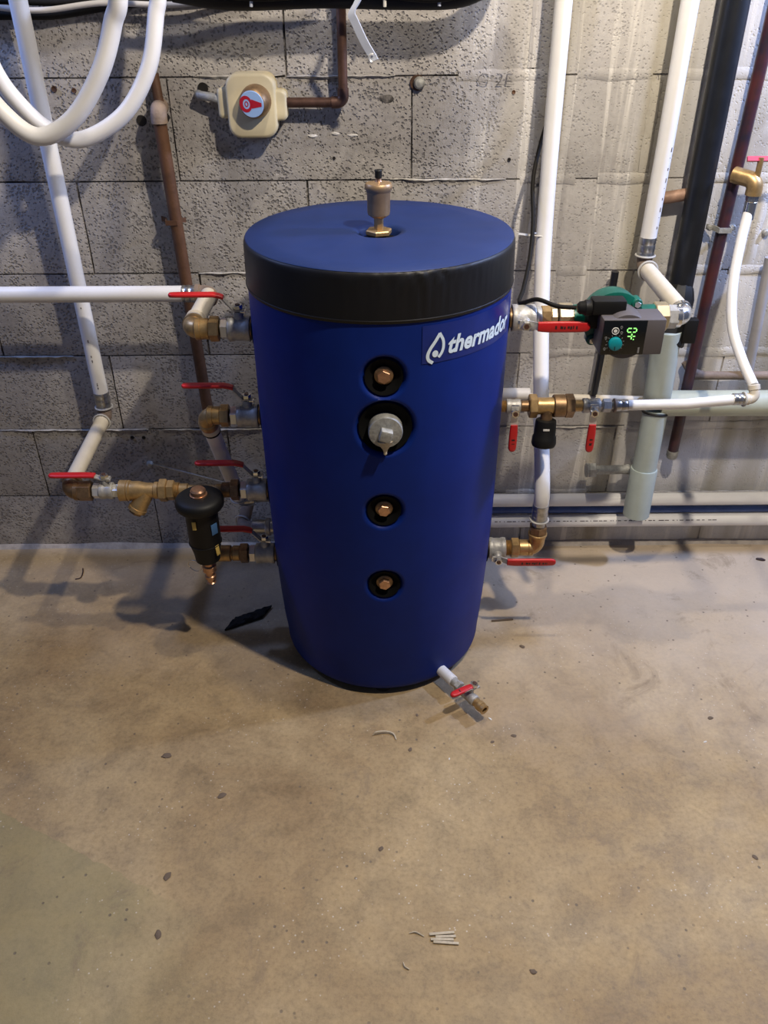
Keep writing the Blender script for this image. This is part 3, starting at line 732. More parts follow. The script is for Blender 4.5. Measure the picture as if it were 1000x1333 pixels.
# L3 run : union, filter, strainer, valve, elbow
ZR = 0.400
union('brass union between the third left valve and the black filter', -0.311, ZR, [('cyl', 0.003, 0.014, 'black'), ('hex', 0.018, 0.0235, 'old_brass'), ('cyl', 0.020, 0.0170, 'old_brass'), ('cyl', 0.014, 0.0135), ('cyl', 0.060, 0.0120)])
fx, fy = -0.388, -0.418
fl = thing('dirt_filter', 'black insulated magnetic dirt filter with brass cap hanging left of the tank', 'filter', (fx, fy, 0.195))
build('lower_body', MB().lathe([(0.020, 0.258), (0.0265, 0.262), (0.029, 0.285), (0.0335, 0.303), (0.0345, 0.309), (0.0345, 0.398), (0.036, 0.404)], (fx, fy, 0), (0, 0, 1), 40), 'black', fl)
build('seam_ring', MB().torus((fx, fy, 0.309), (0, 0, 1), 0.0347, 0.0013, 40, 6), 'black', fl)
build('cover', MB().lathe([(0.036, 0.394), (0.047, 0.398), (0.0505, 0.403), (0.0515, 0.413), (0.0495, 0.420), (0.044, 0.4245), (0.030, 0.4262), (0.010, 0.427)], (fx, fy, 0), (0, 0, 1), 48), 'black', fl)
cap = build('vent_cap', MB().lathe([(0.0185, 0.425), (0.0185, 0.430), (0.016, 0.4305), (0.0162, 0.439), (0.0135, 0.4425), (0.005, 0.4432)], (fx, fy, 0), (0, 0, 1), 24), 'copper', fl)
build('drain_cock', MB().lathe([(0.011, 0.197), (0.0085, 0.199), (0.0085, 0.207), (0.0125, 0.209), (0.0125, 0.216), (0.0105, 0.218), (0.0105, 0.228), (0.0155, 0.230), (0.0155, 0.243), (0.012, 0.246), (0.013, 0.262)], (fx, fy, 0), (0, 0, 1), 20), 'copper', fl)
build('key_ring', MB().torus((fx-0.030, fy-0.006, 0.246), (0.3, 1, 0.1), 0.016, 0.0012, 20, 6), 'chrome', fl)
yl = on = V((fx-0.010, fy-0.0352, 0.372)); build('yellow_mark', MB().box(yl, (0.008, 0.003, 0.020), 0.0005), 'yellow', fl)
build('blue_sticker', MB().box((fx+0.0285, fy-0.022, 0.355), (0.016, 0.0015, 0.026), 0.0004, X=(0.62, 0.78, 0)), 'blue_label', fl)
build('yellow_sticker', MB().box((fx+0.0285, fy-0.019, 0.298), (0.010, 0.0015, 0.026), 0.0004, X=(0.56, 0.83, 0), Z=(-0.06, -0.05, 1)), 'yellow', fl)
build('side_connector', MB().cyl((fx, fy, 0.385), (fx, -0.35, 0.392), 0.017, 20), 'brass', fl)
union('row of brass rings and nuts between the filter and the strainer', -0.425, ZR, [('cyl', 0.020, 0.0150), ('thread', 0.010, 0.0175), ('hex', 0.016, 0.0225), ('hex', 0.017, 0.0255)])
sx = -0.488
ys = thing('y_strainer', 'golden brass Y-strainer with a slanted downward branch', 'strainer', (sx-0.04, AY, ZR-0.05))
build('body', MB().lathe([(0.016, 0.0), (0.019, 0.002), (0.019, 0.010), (0.0165, 0.012), (0.0175, 0.030), (0.021, 0.046), (0.0205, 0.062), (0.023, 0.064), (0.023, 0.068), (0.0215, 0.069), (0.023, 0.070), (0.0235, 0.086)], (sx, AY, ZR), -X_, 28), 'brass', ys)
bd = V((-0.50, -0.28, -0.82)).normalized(); b0 = V((sx-0.030, AY, ZR-0.004))
build('branch', MB().lathe([(0.0185, 0.0), (0.0185, 0.040), (0.0205, 0.041), (0.0205, 0.048), (0.017, 0.050)], b0, bd, 28), 'brass', ys)
build('branch_cap', MB().hexa(b0+bd*0.049, b0+bd*0.056, 0.015), 'old_brass', ys)
ball_valve('small red-levered valve at the far left end of the pipework', (-0.603, AY, ZR), -X_, Z_, -X_, 0.030, 0.0185, nut_side=-1, rise=0.04, lift=0.008, grip_len=0.096, sheath_gap=0.022, group=LG)
union('dark brass hexagon nut beside the far left elbow', -0.618, ZR, [('hex', 0.014, 0.0170, 'nut_white'), ('cyl', 0.003, 0.013, 'black'), ('hex', 0.030, 0.0225, 'old_brass')])
e3 = V((-0.685, AY, ZR)); 
elbow('dark brass elbow at the far left end, turning back to the wall', e3+X_*0.022, e3, e3+V((0, 0.030, 0.010)), 0.0195, 'old_brass', 0.0015)
e4 = V((-0.686, -0.045, 0.428))
white_pipe('short cream-white pipe from the far left elbow back to the wall', [e3+V((0, 0.03, 0.010)), e4-V((0, 0.035, 0.0))], 0.0170, 'cream')
elbow('press elbow against the wall below the left vertical pipe', e4-Y_*0.036, e4, e4+Z_*0.030, 0.0165, 'oldiron', 0.001)
rg = thing('clip_ring', 'pale wire clip ring on the end of the short cream pipe', 'pipe clip', e4-Y_*0.05)
build('ring', MB().torus(e4-Y_*0.036, Y_, 0.0200, 0.0022, 28, 8), 'ring', rg)
s_ = sleeve('steel press sleeve at the foot of the left vertical pipe', e4+Z_*0.064, e4+Z_*0.024, 0.0180)
pv = [e4+Z_*0.060, V((-0.686, -0.046, 0.80)), V((-0.678, -0.066, 1.3)), V((-0.672, -0.075, 1.9))]
lp = white_pipe('vertical white water pipe on the wall at the left', pv, 0.0172)
marks(lp, pv[0], pv[1], 0.0172, (0.1, -1, 0.3), [(0.06, 0.075), (0.085, 0.10), (0.105, 0.11), (0.28, 0.30), (0.32, 0.335), (0.44, 0.46), (0.70, 0.71)])
# L4 : brass coupling ending behind the filter
union('brass coupling of the lowest left valve, ending behind the filter', -0.307, 0.229, [('cyl', 0.003, 0.014, 'black'), ('hex', 0.019, 0.0235, 'old_brass'), ('cyl', 0.017, 0.0180), ('cyl', 0.004, 0.0150), ('cyl', 0.046, 0.0190), ('hex', 0.012, 0.021, 'old_brass')])

# ---- right side of tank
RG = 'lever valves on the right of the tank'
ball_valve('red-levered valve between the tank and the green pump', (0.272, AY, 0.785), X_, -Y_, X_, 0.046, 0.0255, lift=0.012, grip_len=0.094, sheath_gap=0.024, lettered=True, gw=0.021, group=RG)
union('brass nuts joining the top right valve to the green pump', 0.296, 0.785, [('cyl', 0.010, 0.021, 'nickel'), ('hex', 0.018, 0.0225), ('oct', 0.012, 0.0215, 'pale_brass'), ('cyl', 0.002, 0.019, 'black'), ('oct', 0.028, 0.0275, 'pale_brass')], sgn=1)
# lower right: valve, elbow up, pipe
ball_valve('lowest red-levered valve on the right of the tank, near the floor', (0.259, AY, 0.239), X_, -Y_+Z_*-0.15, X_, 0.040, 0.0245, lift=0.010, grip_len=0.105, sheath_gap=0.022, lettered=True, gw=0.020, group=RG)
union('brass reducer between the lowest right valve and its elbow', 0.279, 0.239, [('thread', 0.012, 0.0185), ('hex', 0.018, 0.0235), ('cyl', 0.022, 0.0190)], sgn=1)
er = V((0.349, AY, 0.239))
elbow('golden brass elbow turning up to the tall white pipe on the right', er-X_*0.018, er, er+Z_*0.036, 0.0180, 'brass', 0.001)
ad = thing('hex_adapter', 'brown brass hexagon adapter on top of the golden right elbow', 'pipe fitting', er+Z_*0.036)
build('flange', MB().cyl(er+Z_*0.036, er+Z_*0.042, 0.0215, 24, ch=0.001), 'brass', ad)
build('hex_nut', MB().hexa(er+Z_*0.042, er+Z_*0.062, 0.0205, hint=(1, 0.5, 0)), 'old_brass', ad, 25)
build('neck', MB().cyl(er+Z_*0.062, er+Z_*0.082, 0.0150, 24), 'sleeve', ad)
sleeve('steel press sleeve at the foot of the tall white pipe', er+Z_*0.118, er+Z_*0.078, 0.0180)
pm = spline([er+Z_*0.112, V((0.349, -0.345, 0.40)), V((0.348, -0.245, 0.55)), V((0.347, -0.135, 0.757)), V((0.347, -0.082, 0.956)), V((0.347, -0.060, 1.298)), V((0.347, -0.055, 1.9))], 8)
white_pipe('tall white pipe rising from the floor-level elbow right of the tank', pm, 0.0170)
tie_p = V((0.347, -0.090, 0.872))
tz = thing('cable_tie', 'white nylon cable tie with a loose tail on the tall pipe', 'cable tie', tie_p)
build('loop', MB().torus(tie_p+V((-0.004, 0, 0)), (0, 0.1, 1), 0.0215, 0.0016, 24, 6), 'tie', tz)
build('tail', MB().strip([tie_p+V((-0.024, -0.006, 0)), tie_p+V((-0.04, -0.014, 0.004)), tie_p+V((-0.058, -0.02, 0.008))], (0, 0, 1), 0.004, 0.0015), 'tie', tz)

# safety group line
Z2 = 0.597
u0 = thing('brass_nipple', 'short threaded yellow brass nipple beside the tank', 'pipe fitting', (0.242, AY, Z2-0.012))
build('thread', MB().lathe([(0.0125 if k % 2 else 0.0108, 0.0012*k) for k in range(20)], (0.232, AY, Z2), X_, 20), 'brass', u0, 20)
ball_valve('small valve with hanging red lever beside the tank', (0.268, AY, Z2), X_, -Y_, -Z_, 0.030, 0.0150, lift=0.004, grip_len=0.058, sheath_gap=0.030, gw=0.017, lettered=True, body='nickel', steel='nut_white', group=RG)
sv = thing('safety_valve', 'brass safety valve with a black cap pointing down', 'safety valve', (0.325, AY, Z2-0.09))
def seg_(name, x0, x1, r, mt, kind='cyl', ang=38):
    a = V((x0, AY, Z2)); b = V((x1, AY, Z2))
    return build(name, MB().hexa(a, b, r, hint=(0, 0.5, 1)) if kind == 'hex' else MB().cyl(a, b, r, 28, ch=0.0015), mt, sv, 25 if kind == 'hex' else ang)
seg_('tail_piece', 0.283, 0.302, 0.0115, 'old_brass'); seg_('hex_nut', 0.300, 0.317, 0.0245, 'brass', 'hex')
seg_('body', 0.315, 0.352, 0.0175, 'brass'); seg_('round_collar', 0.350, 0.374, 0.0235, 'old_brass'); seg_('hex_nut', 0.374, 0.392, 0.0245, 'old_brass', 'hex'); seg_('tail_piece', 0.390, 0.410, 0.0120, 'brass')
oc = V((0.338, AY-0.004, Z2)); od = V((-0.03, -0.16, -1)).normalized()
build('outlet', MB().cyl(oc, oc+od*0.032, 0.0125, 20), 'old_brass', sv)
kn = build('cap', MB().lathe([(0.017, 0.026), (0.0205, 0.028), (0.0215, 0.032), (0.0225, 0.060), (0.0245, 0.064), (0.0255, 0.078), (0.0235, 0.084), (0.016, 0.087)], oc, od, 36), 'black', sv)
build('window', MB().box(oc+od*0.040+V((-0.002, -0.0222, 0)), (0.013, 0.002, 0.004), 0.0004), 'icon', kn)
ball_valve('small valve with hanging red lever below the green pump', (0.428, AY, Z2), X_, -Y_, -Z_, 0.036, 0.0155, lift=0.004, grip_len=0.060, sheath_gap=0.030, gw=0.017, lettered=True, body='nickel', steel='nut_white', group=RG)
cn = thing('press_coupling', 'nickel hex coupling and press sleeve on the thin white pipe', 'pipe fitting', (0.47, AY, Z2-0.014))
build('nipple', MB().cyl((0.444, AY, Z2), (0.490, AY, Z2), 0.0080, 20), 'nickel', cn)
build('hex_nut', MB().hexa((0.452, AY, Z2), (0.468, AY, Z2), 0.0140, hint=(0, 0.5, 1)), 'nickel', cn, 25)
build('rim', MB().cyl((0.474, AY, Z2), (0.479, AY, Z2), 0.0145, 24, ch=0.001), 'oldiron', cn)
build('steel_sleeve', MB().lathe([(0.0120, 0), (0.0122, 0.008), (0.0112, 0.010), (0.0122, 0.012), (0.0122, 0.020), (0.0114, 0.022), (0.012, 0.024)], (0.479, AY, Z2), X_, 24), 'sleeve', cn)
tpe = V((0.742, AY+0.004, 0.607))
tp = white_pipe('thin white pipe running right from the safety valve', [V((0.498, AY, Z2)), V((0.62, AY, Z2+0.002)), tpe-X_*0.012], 0.0108)
sleeve('steel press sleeve at the right end of the thin white pipe', tpe-X_*0.024, tpe-X_*0.001, 0.0122, ring=True)
elbow('cream press elbow at the right turning up to the flexible pipe', tpe, tpe+X_*0.022, tpe+X_*0.022+V((-0.004, 0.012, 0.026)), 0.0105, 'cream', 0.0015)
fe = tpe+X_*0.022
fp = spline([fe+V((-0.004, 0.012, 0.024)), fe+V((-0.012, 0.075, 0.055)), V((0.742, -0.215, 0.712)), V((0.745, -0.165, 0.785)), V((0.762, -0.115, 0.86)), V((0.776, -0.086, 0.915))], 8)
white_pipe('curved white flexible pipe climbing the wall at the right edge', fp, 0.0105, seg=16)
fv = V((0.778, -0.085, 0.925))
g = thing('angle_valve', 'small brass valve with faded red lever on the dark red pipe', 'valve', fv)
build('sleeve', MB().cyl(fv-Z_*0.025, fv+Z_*0.012, 0.013, 20, ch=0.001), 'chrome', g)
build('nut', MB().hexa(fv+Z_*0.012, fv+Z_*0.026, 0.013), 'chrome', g, 25)
build('body', MB().tube(bend(fv+Z_*0.024, fv+Z_*0.052, fv+V((-0.035, 0.035, 0.058)), 0.018), 0.0165, 16), 'brass', g, 60)
lvp = at(973, 207, -0.085)
lh = build('lever', MB().strip([lvp, lvp+X_*0.03, lvp+X_*0.10], (0, 0.6, 0.8), 0.010, 0.005), 'pinkred', g)
build('spindle', MB().cyl(fv+V((0.0, 0.0, 0.052)), V((fv.x, lvp.y, lvp.z+0.003)), 0.006, 14), 'brass', g)

# ---- circulation pump
ZP = 0.785
px_, pyf = 0.441, -0.448
pump = thing('circulation_pump', 'green circulation pump with dark grey control box and lit display', 'pump', (px_, AY, ZP-0.06))
build('inlet', MB().lathe([(0.022, 0.0), (0.024, 0.002), (0.0245, 0.014), (0.022, 0.018), (0.0225, 0.050)], (0.364, AY, ZP), X_, 28), 'green', pump)
build('outlet', MB().lathe([(0.022, 0.0), (0.0235, 0.01), (0.0245, 0.046)], (0.480, AY, ZP), X_, 28), 'green', pump)
vol = build('volute', MB().lathe([(0.030, -0.040), (0.046, -0.034), (0.054, -0.020), (0.0555, -0.004), (0.0565, 0.010), (0.0565, 0.024), (0.050, 0.026)], (px_, AY, ZP), -Y_, 44), 'green', pump)
for k in range(4):
    a = PI/4+k*PI/2; c = V((px_+0.054*math.cos(a), AY-0.004, ZP+0.050*math.sin(a)))
    lug = build('bolt_lug', MB().lathe([(0.009, 0), (0.0105, 0.003), (0.0105, 0.024), (0.009, 0.026)], c, -Y_, 16), 'green', pump)
    build('bolt', MB().hexa(c-Y_*0.026, c-Y_*0.031, 0.0062), 'chrome', lug, 25)
build('motor_housing', MB().lathe([(0.0435, 0.024), (0.0445, 0.060), (0.0440, 0.080), (0.042, 0.086), (0.030, 0.087)], (px_+0.009, AY, ZP-0.007), -Y_, 44), 'grey_plastic', pump)
mx0, mx1, mz0, mz1 = 0.403, 0.518, 0.746, 0.814
mod = build('control_box', MB().box(((mx0+mx1)/2, pyf+0.030, (mz0+mz1)/2), (mx1-mx0, 0.060, mz1-mz0), 0.003), 'grey_plastic', pump)
pan = build('display_panel', MB().box((mx0+0.0405, pyf-0.0004, (mz0+mz1)/2), (0.079, 0.002, 0.0655), 0.0006), 'gloss_black', mod)
fyy = pyf-0.0016
def front(u, v): q = at(u, v, fyy); return V((q.x, fyy, q.z))
kc = front(800.5, 447)
dl = build('dial', MB().lathe([(0.0125, 0), (0.0122, 0.006), (0.0105, 0.0072)], kc, -Y_, 32), 'cyan', mod)
tk = MB()
for k in range(13):
    a = math.radians(-150+k*25); tk.box(kc+V((0.0158*math.sin(a), 0, 0.0158*math.cos(a))), (0.0009, 0.0006, 0.0024), X=(math.cos(a), 0, -math.sin(a)), Z=(math.sin(a), 0, math.cos(a)))
build('scale_ticks', tk, 'icon_dim', mod)
build('pointer', MB().box(kc+V((-0.001, -0.0074, -0.007)), (0.0012, 0.0008, 0.007)), 'gloss_black', mod)
ic = front(801.5, 431)
build('button_ring', MB().torus(ic, Y_, 0.0062, 0.0008, 24, 6), 'icon', mod)
build('button', MB().lathe([(0.0034, 0), (0.0032, 0.0008)], ic, -Y_, 20), 'icon', mod)
sy = MB()
for u, v in ((809.5, 426), (809.5, 433), (789, 440), (787, 454)):
    c = front(u, v); sy.torus(c, Y_, 0.0018, 0.0005, 12, 5); sy.box(c+V((0.0, 0, -0.003)), (0.003, 0.0005, 0.0007))
build('symbols', sy, 'icon_dim', mod)
build('side_mark', MB().box(front(831, 456), (0.003, 0.0006, 0.011)), 'icon_dim', mod)
# display digits lie on their side: a nought above, second digit with its point below
dg = MB(); dc = front(823.5, 430)
def sgm(dx, dz, hx, hz): dg.box(dc+V((dx, 0, dz)), (hx, 0.0008, hz), 0.0003)
sgm(-0.0048, 0.0036, 0.0064, 0.0020); sgm(0.0040, 0.0036, 0.0052, 0.0020); sgm(-0.0048, -0.0036, 0.0064, 0.0020); sgm(0.0040, -0.0036, 0.0052, 0.0020)
sgm(-0.0088, 0.0, 0.0020, 0.0050); sgm(0.0076, 0.0, 0.0020, 0.0050)
sgm(0.0002, -0.0086, 0.0022, 0.0036); sgm(-0.0042, -0.0116, 0.0058, 0.0020); sgm(0.0046, -0.0116, 0.0044, 0.0020); sgm(0.0002, -0.0150, 0.0022, 0.0044); sgm(0.0044, -0.0176, 0.0020, 0.0020)
build('digits', dg, 'led', mod)
# plug on the upper left of the pump
plug = build('mains_plug', MB().box((0.418, -0.405, 0.826), (0.062, 0.034, 0.028), 0.004), 'black', pump)
build('cable_gland', MB().lathe([(0.0075, 0), (0.0115, 0.004), (0.0125, 0.012), (0.0145, 0.014), (0.0145, 0.026), (0.013, 0.030)], (0.362, -0.405, 0.822), X_, 20), 'black', plug)
build('connector_base', MB().box((0.405, -0.39, 0.798), (0.04, 0.03, 0.036), 0.003), 'black', pump)
union('brass and nickel nuts joining the green pump to the chrome elbow', 0.522, ZP, [('oct', 0.026, 0.0285, 'pale_brass'), ('hex', 0.020, 0.0225, 'nickel')], sgn=1)
ep = V((0.583, AY, ZP))
elbow('shiny chrome elbow right of the pump, turning back to the wall', ep-X_*0.018, ep, ep+V((0, 0.028, 0.004)), 0.0185, 'chrome', 0.002)
eq = V((0.584, -0.052, 0.792))
white_pipe('cream-white pipe from the chrome elbow back to the wall elbow', [ep+V((0, 0.028, 0.004)), eq-Y_*0.035], 0.0175, 'cream')
g = thing('clip_ring', 'pale clip ring round the cream pipe by the wall elbow', 'pipe clip', eq-Y_*0.05)
build('ring', MB().torus(eq-Y_*0.036, Y_, 0.0205, 0.0024, 28, 8), 'ring', g)
elbow('press elbow on the wall under the right vertical white pipe', eq-Y_*0.036, eq, eq+Z_*0.030, 0.0168, 'oldiron', 0.001)
sleeve('steel press sleeve at the foot of the right vertical white pipe', eq+Z_*0.064, eq+Z_*0.024, 0.0185)
rp = [eq+Z_*0.060, V((0.588, -0.050, 1.05)), V((0.592, -0.050, 1.9))]
o = white_pipe('vertical white pipe on the wall above the pump', rp, 0.0175)
marks(o, rp[0], rp[1], 0.0175, (0.75, -1, 0.3), [(0.1*k+0.02*(k % 3), 0.1*k+0.045) for k in range(1, 10)])
# pump cable
cb = spline([V((0.360, -0.405, 0.822)), V((0.325, -0.398, 0.823)), V((0.292, -0.375, 0.828)), at(677, 394, -0.32), at(682, 374, -0.25), at(690, 335, -0.17), at(694, 290, -0.125), at(694, 235, -0.075), at(703, 190, -0.030), at(716, 140, -0.020), at(728, 40, -0.020), V((0.345, -0.02, 1.9))], 8)
tag(build('power_cable', MB().tube(cb, 0.0042, 10), 'cable', None, 60), 'black power cable hanging from above to the pump plug', 'cable')

# ---- drain valve at the foot of the tank
dd = V((0.575, -0.818, 0)).normalized(); dz = 0.037
def dr_(r): return V((TX, TY, dz)) + dd*(r+0.008)
ds = thing('drain_stub', 'white and nickel stub at the foot of the tank', 'pipe fitting', dr_(0.24)-V((0, 0, 0.012)))
build('white_socket', MB().cyl(dr_(0.215), dr_(0.262), 0.0125, 24, ch=0.001), 'pipe', ds)
build('nipple', MB().cyl(dr_(0.262), dr_(0.275), 0.0100, 20, ch=0.001), 'nickel', ds)
build('hex_collar', MB().hexa(dr_(0.275), dr_(0.286), 0.0125), 'nickel', ds, 25)
dperp = V((-0.86, -0.50, 0.0))
dv = ball_valve('drain valve with short red lever at the foot of the tank', dr_(0.315), dd, V((0.30, 0.1, 0.94)), dperp, 0.044, 0.0125, lift=0.004, grip_len=0.050, sheath_gap=0.008, gw=0.015, flat=0.006, lettered=True, body='nickel')
build('outlet', MB().lathe([(0.009, 0), (0.0098, 0.002), (0.0098, 0.010), (0.0115, 0.012), (0.0115, 0.020), (0.0100, 0.021), (0.0110, 0.030), (0.0065, 0.030), (0.0062, 0.014)], dr_(0.336), dd, 24, caps=True), 'brass', dv)

# ================================================================== WALL PIPEWORK
# rusty pipe on the left
ra = at(207, 152, -0.045); rb_ = at(266, 515, -0.035)
g = thing('rusty_pipe', 'rusty brown vertical pipe on the wall left of the tank', 'pipe', V((ra.x, -0.04, 0.30)))
bot = V((-0.434, -0.032, 0.425))
build('pipe', MB().tube([ra, ra.lerp(V((-0.445, -0.035, 0.80)), 0.5)+V((0, 0, 0)), V((-0.445, -0.035, 0.80)), V((-0.436, -0.032, 0.47)), bot], 0.0135, 18), 'rust', g, 60)
build('top_elbow', MB().tube(bend(ra-Z_*0.012, ra+Z_*0.012, ra+V((-0.006, 0.06, 0.014)), 0.014), 0.0165, 18), 'oldiron', g, 60)
build('stub', MB().tube([ra+V((0, 0.022, 0.01)), ra+V((-0.004, 0.028, 0.05)), ra+V((-0.006, 0.03, 0.075))], 0.010, 14), 'rust', g, 60)
cl = at(226, 287, -0.03)
cc_ = build('clip', MB().strip([cl+V((-0.028, 0.012, 0.002)), cl+V((-0.016, 0.004, 0)), cl+V((-0.012, -0.022, 0)), cl+V((0.012, -0.022, 0)), cl+V((0.016, 0.004, 0)), cl+V((0.024, 0.012, -0.002))], (0, 0, 1), 0.010, 0.003), 'rust', g)
# holes in the wall: dark sunken plugs beside the rusty elbow
def wall_hole(u, v, r, label, name='wall_hole', material='mortar'):
    c = at(u, v, -0.004); mb = MB().lathe([(r, 0), (r*0.9, 0.002), (r*0.35, 0.0008)], (c.x, -0.0022, c.z), -Y_, 14)
    return tag(build(name, mb, material), label, 'wall hole')
dark = mat('hole_dark', (0.012, 0.010, 0.009), 1.0); MT['dark'] = dark
# gas stop valve in cream housing with copper pipe
gc = at(328, 138, -0.045); gx, gz = gc.x, gc.z
gv = thing('gas_valve', 'cream plastic stop valve housing with round knob on the wall', 'valve', (gx, -0.03, gz-0.05))
def rrect(w_, h_, r, n=5):
    out = []
    for cx, cy, a0 in ((w_/2-r, h_/2-r, 0), (-w_/2+r, h_/2-r, 90), (-w_/2+r, -h_/2+r, 180), (w_/2-r, -h_/2+r, 270)):
        for k in range(n+1):
            a = math.radians(a0+90*k/n); out.append((cx+r*math.cos(a), cy+r*math.sin(a)))
    return out
def plate(mb, w_, h_, r, c, y0, y1, taper=0.004):
    o = rrect(w_, h_, r); n = len(o); lay = [(y0, 1.0), (y1+taper, 1.0), (y1+taper*0.3, 1-taper*0.5/(w_/2)), (y1, 1-taper*1.3/(w_/2))]; vs = []; fs = []
    for y, s in lay: vs += [V((c[0]+a*s, y, c[1]+b*s)) for a, b in o]
    for j in range(3): fs += [(j*n+k, j*n+(k+1) % n, (j+1)*n+(k+1) % n, (j+1)*n+k) for k in range(n)]
    fs.append(tuple(range(3*n, 4*n))); fs.append(tuple(reversed(range(n)))); mb.add(vs, fs)
mb = MB(); plate(mb, 0.099, 0.118, 0.024, (gx, gz), -0.002, -0.052); build('housing', mb, 'beige_box', gv, 45)
mb = MB(); plate(mb, 0.060, 0.056, 0.010, (gx+0.040, gz-0.000), -0.002, -0.044); build('right_boss', mb, 'beige_box', gv, 45)
mb = MB(); plate(mb, 0.040, 0.056, 0.008, (gx-0.050, gz+0.004), -0.002, -0.038); build('left_boss', mb, 'beige_box', gv, 45)
kc = V((gx+0.010, -0.052, gz+0.010)); kd = V((-0.20, -1, -0.10)).normalized()
kb = build('knob', MB().lathe([(0.0305, -0.006), (0.0310, 0.002), (0.0300, 0.012), (0.0262, 0.026), (0.0250, 0.027)], kc, kd, 40), 'old_brass', gv)
fc = kc+kd*0.0275; fxv = V((1, 0, 0)); fxv = (fxv-kd*fxv.dot(kd)).normalized(); fzv = kd.cross(fxv)*-1
if fzv.z < 0: fzv = -fzv
build('knob_face', MB().lathe([(0.0246, 0), (0.0240, 0.0012)], fc-kd*0.0006, kd, 40), 'knob_blue', kb)
def on_face(a, b, d=0.0009): return fc + fxv*a*1.25 + fzv*b*1.2 + kd*d
em = MB(); n = 24; vs = []
for k in range(n):
    a = 2*PI*k/n; vs += [on_face(-0.0095+0.0105*math.cos(a), 0.0+0.0128*math.sin(a)), on_face(-0.0085+0.0058*math.cos(a), 0.0+0.0076*math.sin(a))]
em.add(vs, [(2*k, 2*((k+1) % n), 2*((k+1) % n)+1, 2*k+1) for k in range(n)])
em.add([on_face(0.000, 0.0075), on_face(0.000, -0.0065), on_face(0.0165, -0.0030), on_face(0.0165, 0.0025)], [(0, 1, 2, 3)])
vs = []
for k in range(12):
    a = 2*PI*k/12; vs += [on_face(-0.0085+0.0034*math.cos(a), 0.0045*math.sin(a)), on_face(-0.0085+0.0018*math.cos(a), 0.0028*math.sin(a))]
em.add(vs, [(2*k, 2*((k+1) % 12), 2*((k+1) % 12)+1, 2*k+1) for k in range(12)])
build('knob_emblem', em, 'knob_red', kb)
ge = at(447, 133, -0.035)
gp = thing('gas_pipe', 'tarnished copper pipe from the cream valve up the wall', 'pipe', ge-Z_*0.01)
build('pipe', MB().tube(bend(V((gx+0.06, -0.030, gz+0.004)), V((ge.x, -0.032, gz+0.004)), V((ge.x+0.004, -0.035, 1.9)), 0.012), 0.0095, 16), 'tarnish', gp, 60)
build('solder_elbow', MB().tube(bend(V((ge.x-0.024, -0.032, gz+0.004)), V((ge.x, -0.032, gz+0.004)), V((ge.x, -0.032, gz+0.030)), 0.013), 0.0115, 16), 'tarnish', gp, 60)
gl = at(262, 127, -0.03)
tag(build('gas_pipe_tail', MB().tube([V((gx-0.055, -0.026, gz+0.006)), V((gl.x+0.02, -0.026, gl.z)), V((gl.x-0.004, -0.02, gl.z+0.003)), V((gl.x-0.012, 0.004, gl.z+0.003))], 0.0085, 14), 'gal', None, 60), 'short grey pipe leaving the cream valve into the wall', 'pipe')
# pipe coil hanging at the upper left
ca = spline([V((-0.43, -0.27, 1.60)), at(152, -30, -0.26), at(147, 30, -0.25), at(130, 95, -0.25), at(95, 155, -0.25), at(50, 178, -0.25), at(5, 148, -0.25), at(-35, 95, -0.26), at(-60, 30, -0.27), V((-0.80, -0.27, 1.60))], 8)
white_pipe('nearest hanging loop of white pipe at the upper left', ca, 0.0160, group='hanging pipe loops')
cb2 = spline([V((-0.375, -0.13, 1.60)), at(205, -30, -0.13), at(203, 20, -0.13), at(193, 90, -0.14), at(160, 150, -0.15), at(105, 182, -0.16), at(62, 168, -0.17), at(25, 135, -0.18), at(-5, 95, -0.19), at(-40, 20, -0.2), V((-0.82, -0.2, 1.60))], 8)
white_pipe('hanging loop of white pipe behind the nearest one, nearer the cream valve', cb2, 0.0150, group='hanging pipe loops')
# cables along the top of the picture
def top_run(label, pts, r, m_, name='cable'): return tag(build(name, MB().tube(spline([at(u, v, y) for u, v, y in pts], 6), r, 12), m_, None, 60), label, 'cable')
top_run('white cable sagging along the top left of the wall', [(-60, 0, -.034), (10, 11, -.034), (60, 13, -.034), (130, 4, -.034), (200, 6, -.034), (250, 4, -.034), (300, -8, -.034), (420, -30, -.034)], 0.0052, 'white_cable')
top_run('thick black cable behind the white cable at the top left', [(-80, 20, -.014), (20, 19, -.014), (75, 18, -.014), (150, 6, -.014), (260, -4, -.014), (330, -10, -.014)], 0.0090, 'cable')
top_run('thin black cable drooping beside the hanging loops', [(-80, -4, -.016), (30, 1, -.016), (90, 2, -.016), (160, -5, -.016), (260, -16, -.016)], 0.0075, 'cable')
tr = thing('cable_bundle', 'black bundle of cables along the top of the wall above the tank', 'cable', at(430, 0, -.03))
build('sheath', MB().tube(spline([at(u, v, -.085) for u, v in ((225, -14), (300, -3), (420, -6), (530, -4), (600, -7), (640, -30), (660, -70))], 6), 0.021, 14), 'black', tr, 60)
build('cable', MB().tube(spline([at(u, v, -.112) for u, v in ((180, -22), (330, -4), (460, -12), (560, -2), (625, -14))], 6), 0.007, 10), 'cable', tr, 60)
for u, v0, v1, m_ in ((327, -6, 9, 'strap'), (501, -8, 9, 'tie'), (572, -8, 8, 'strap')):
    build('clip', MB().cyl(at(u, v0, -.108), at(u, v1, -.108), 0.0032, 8), m_, tr)
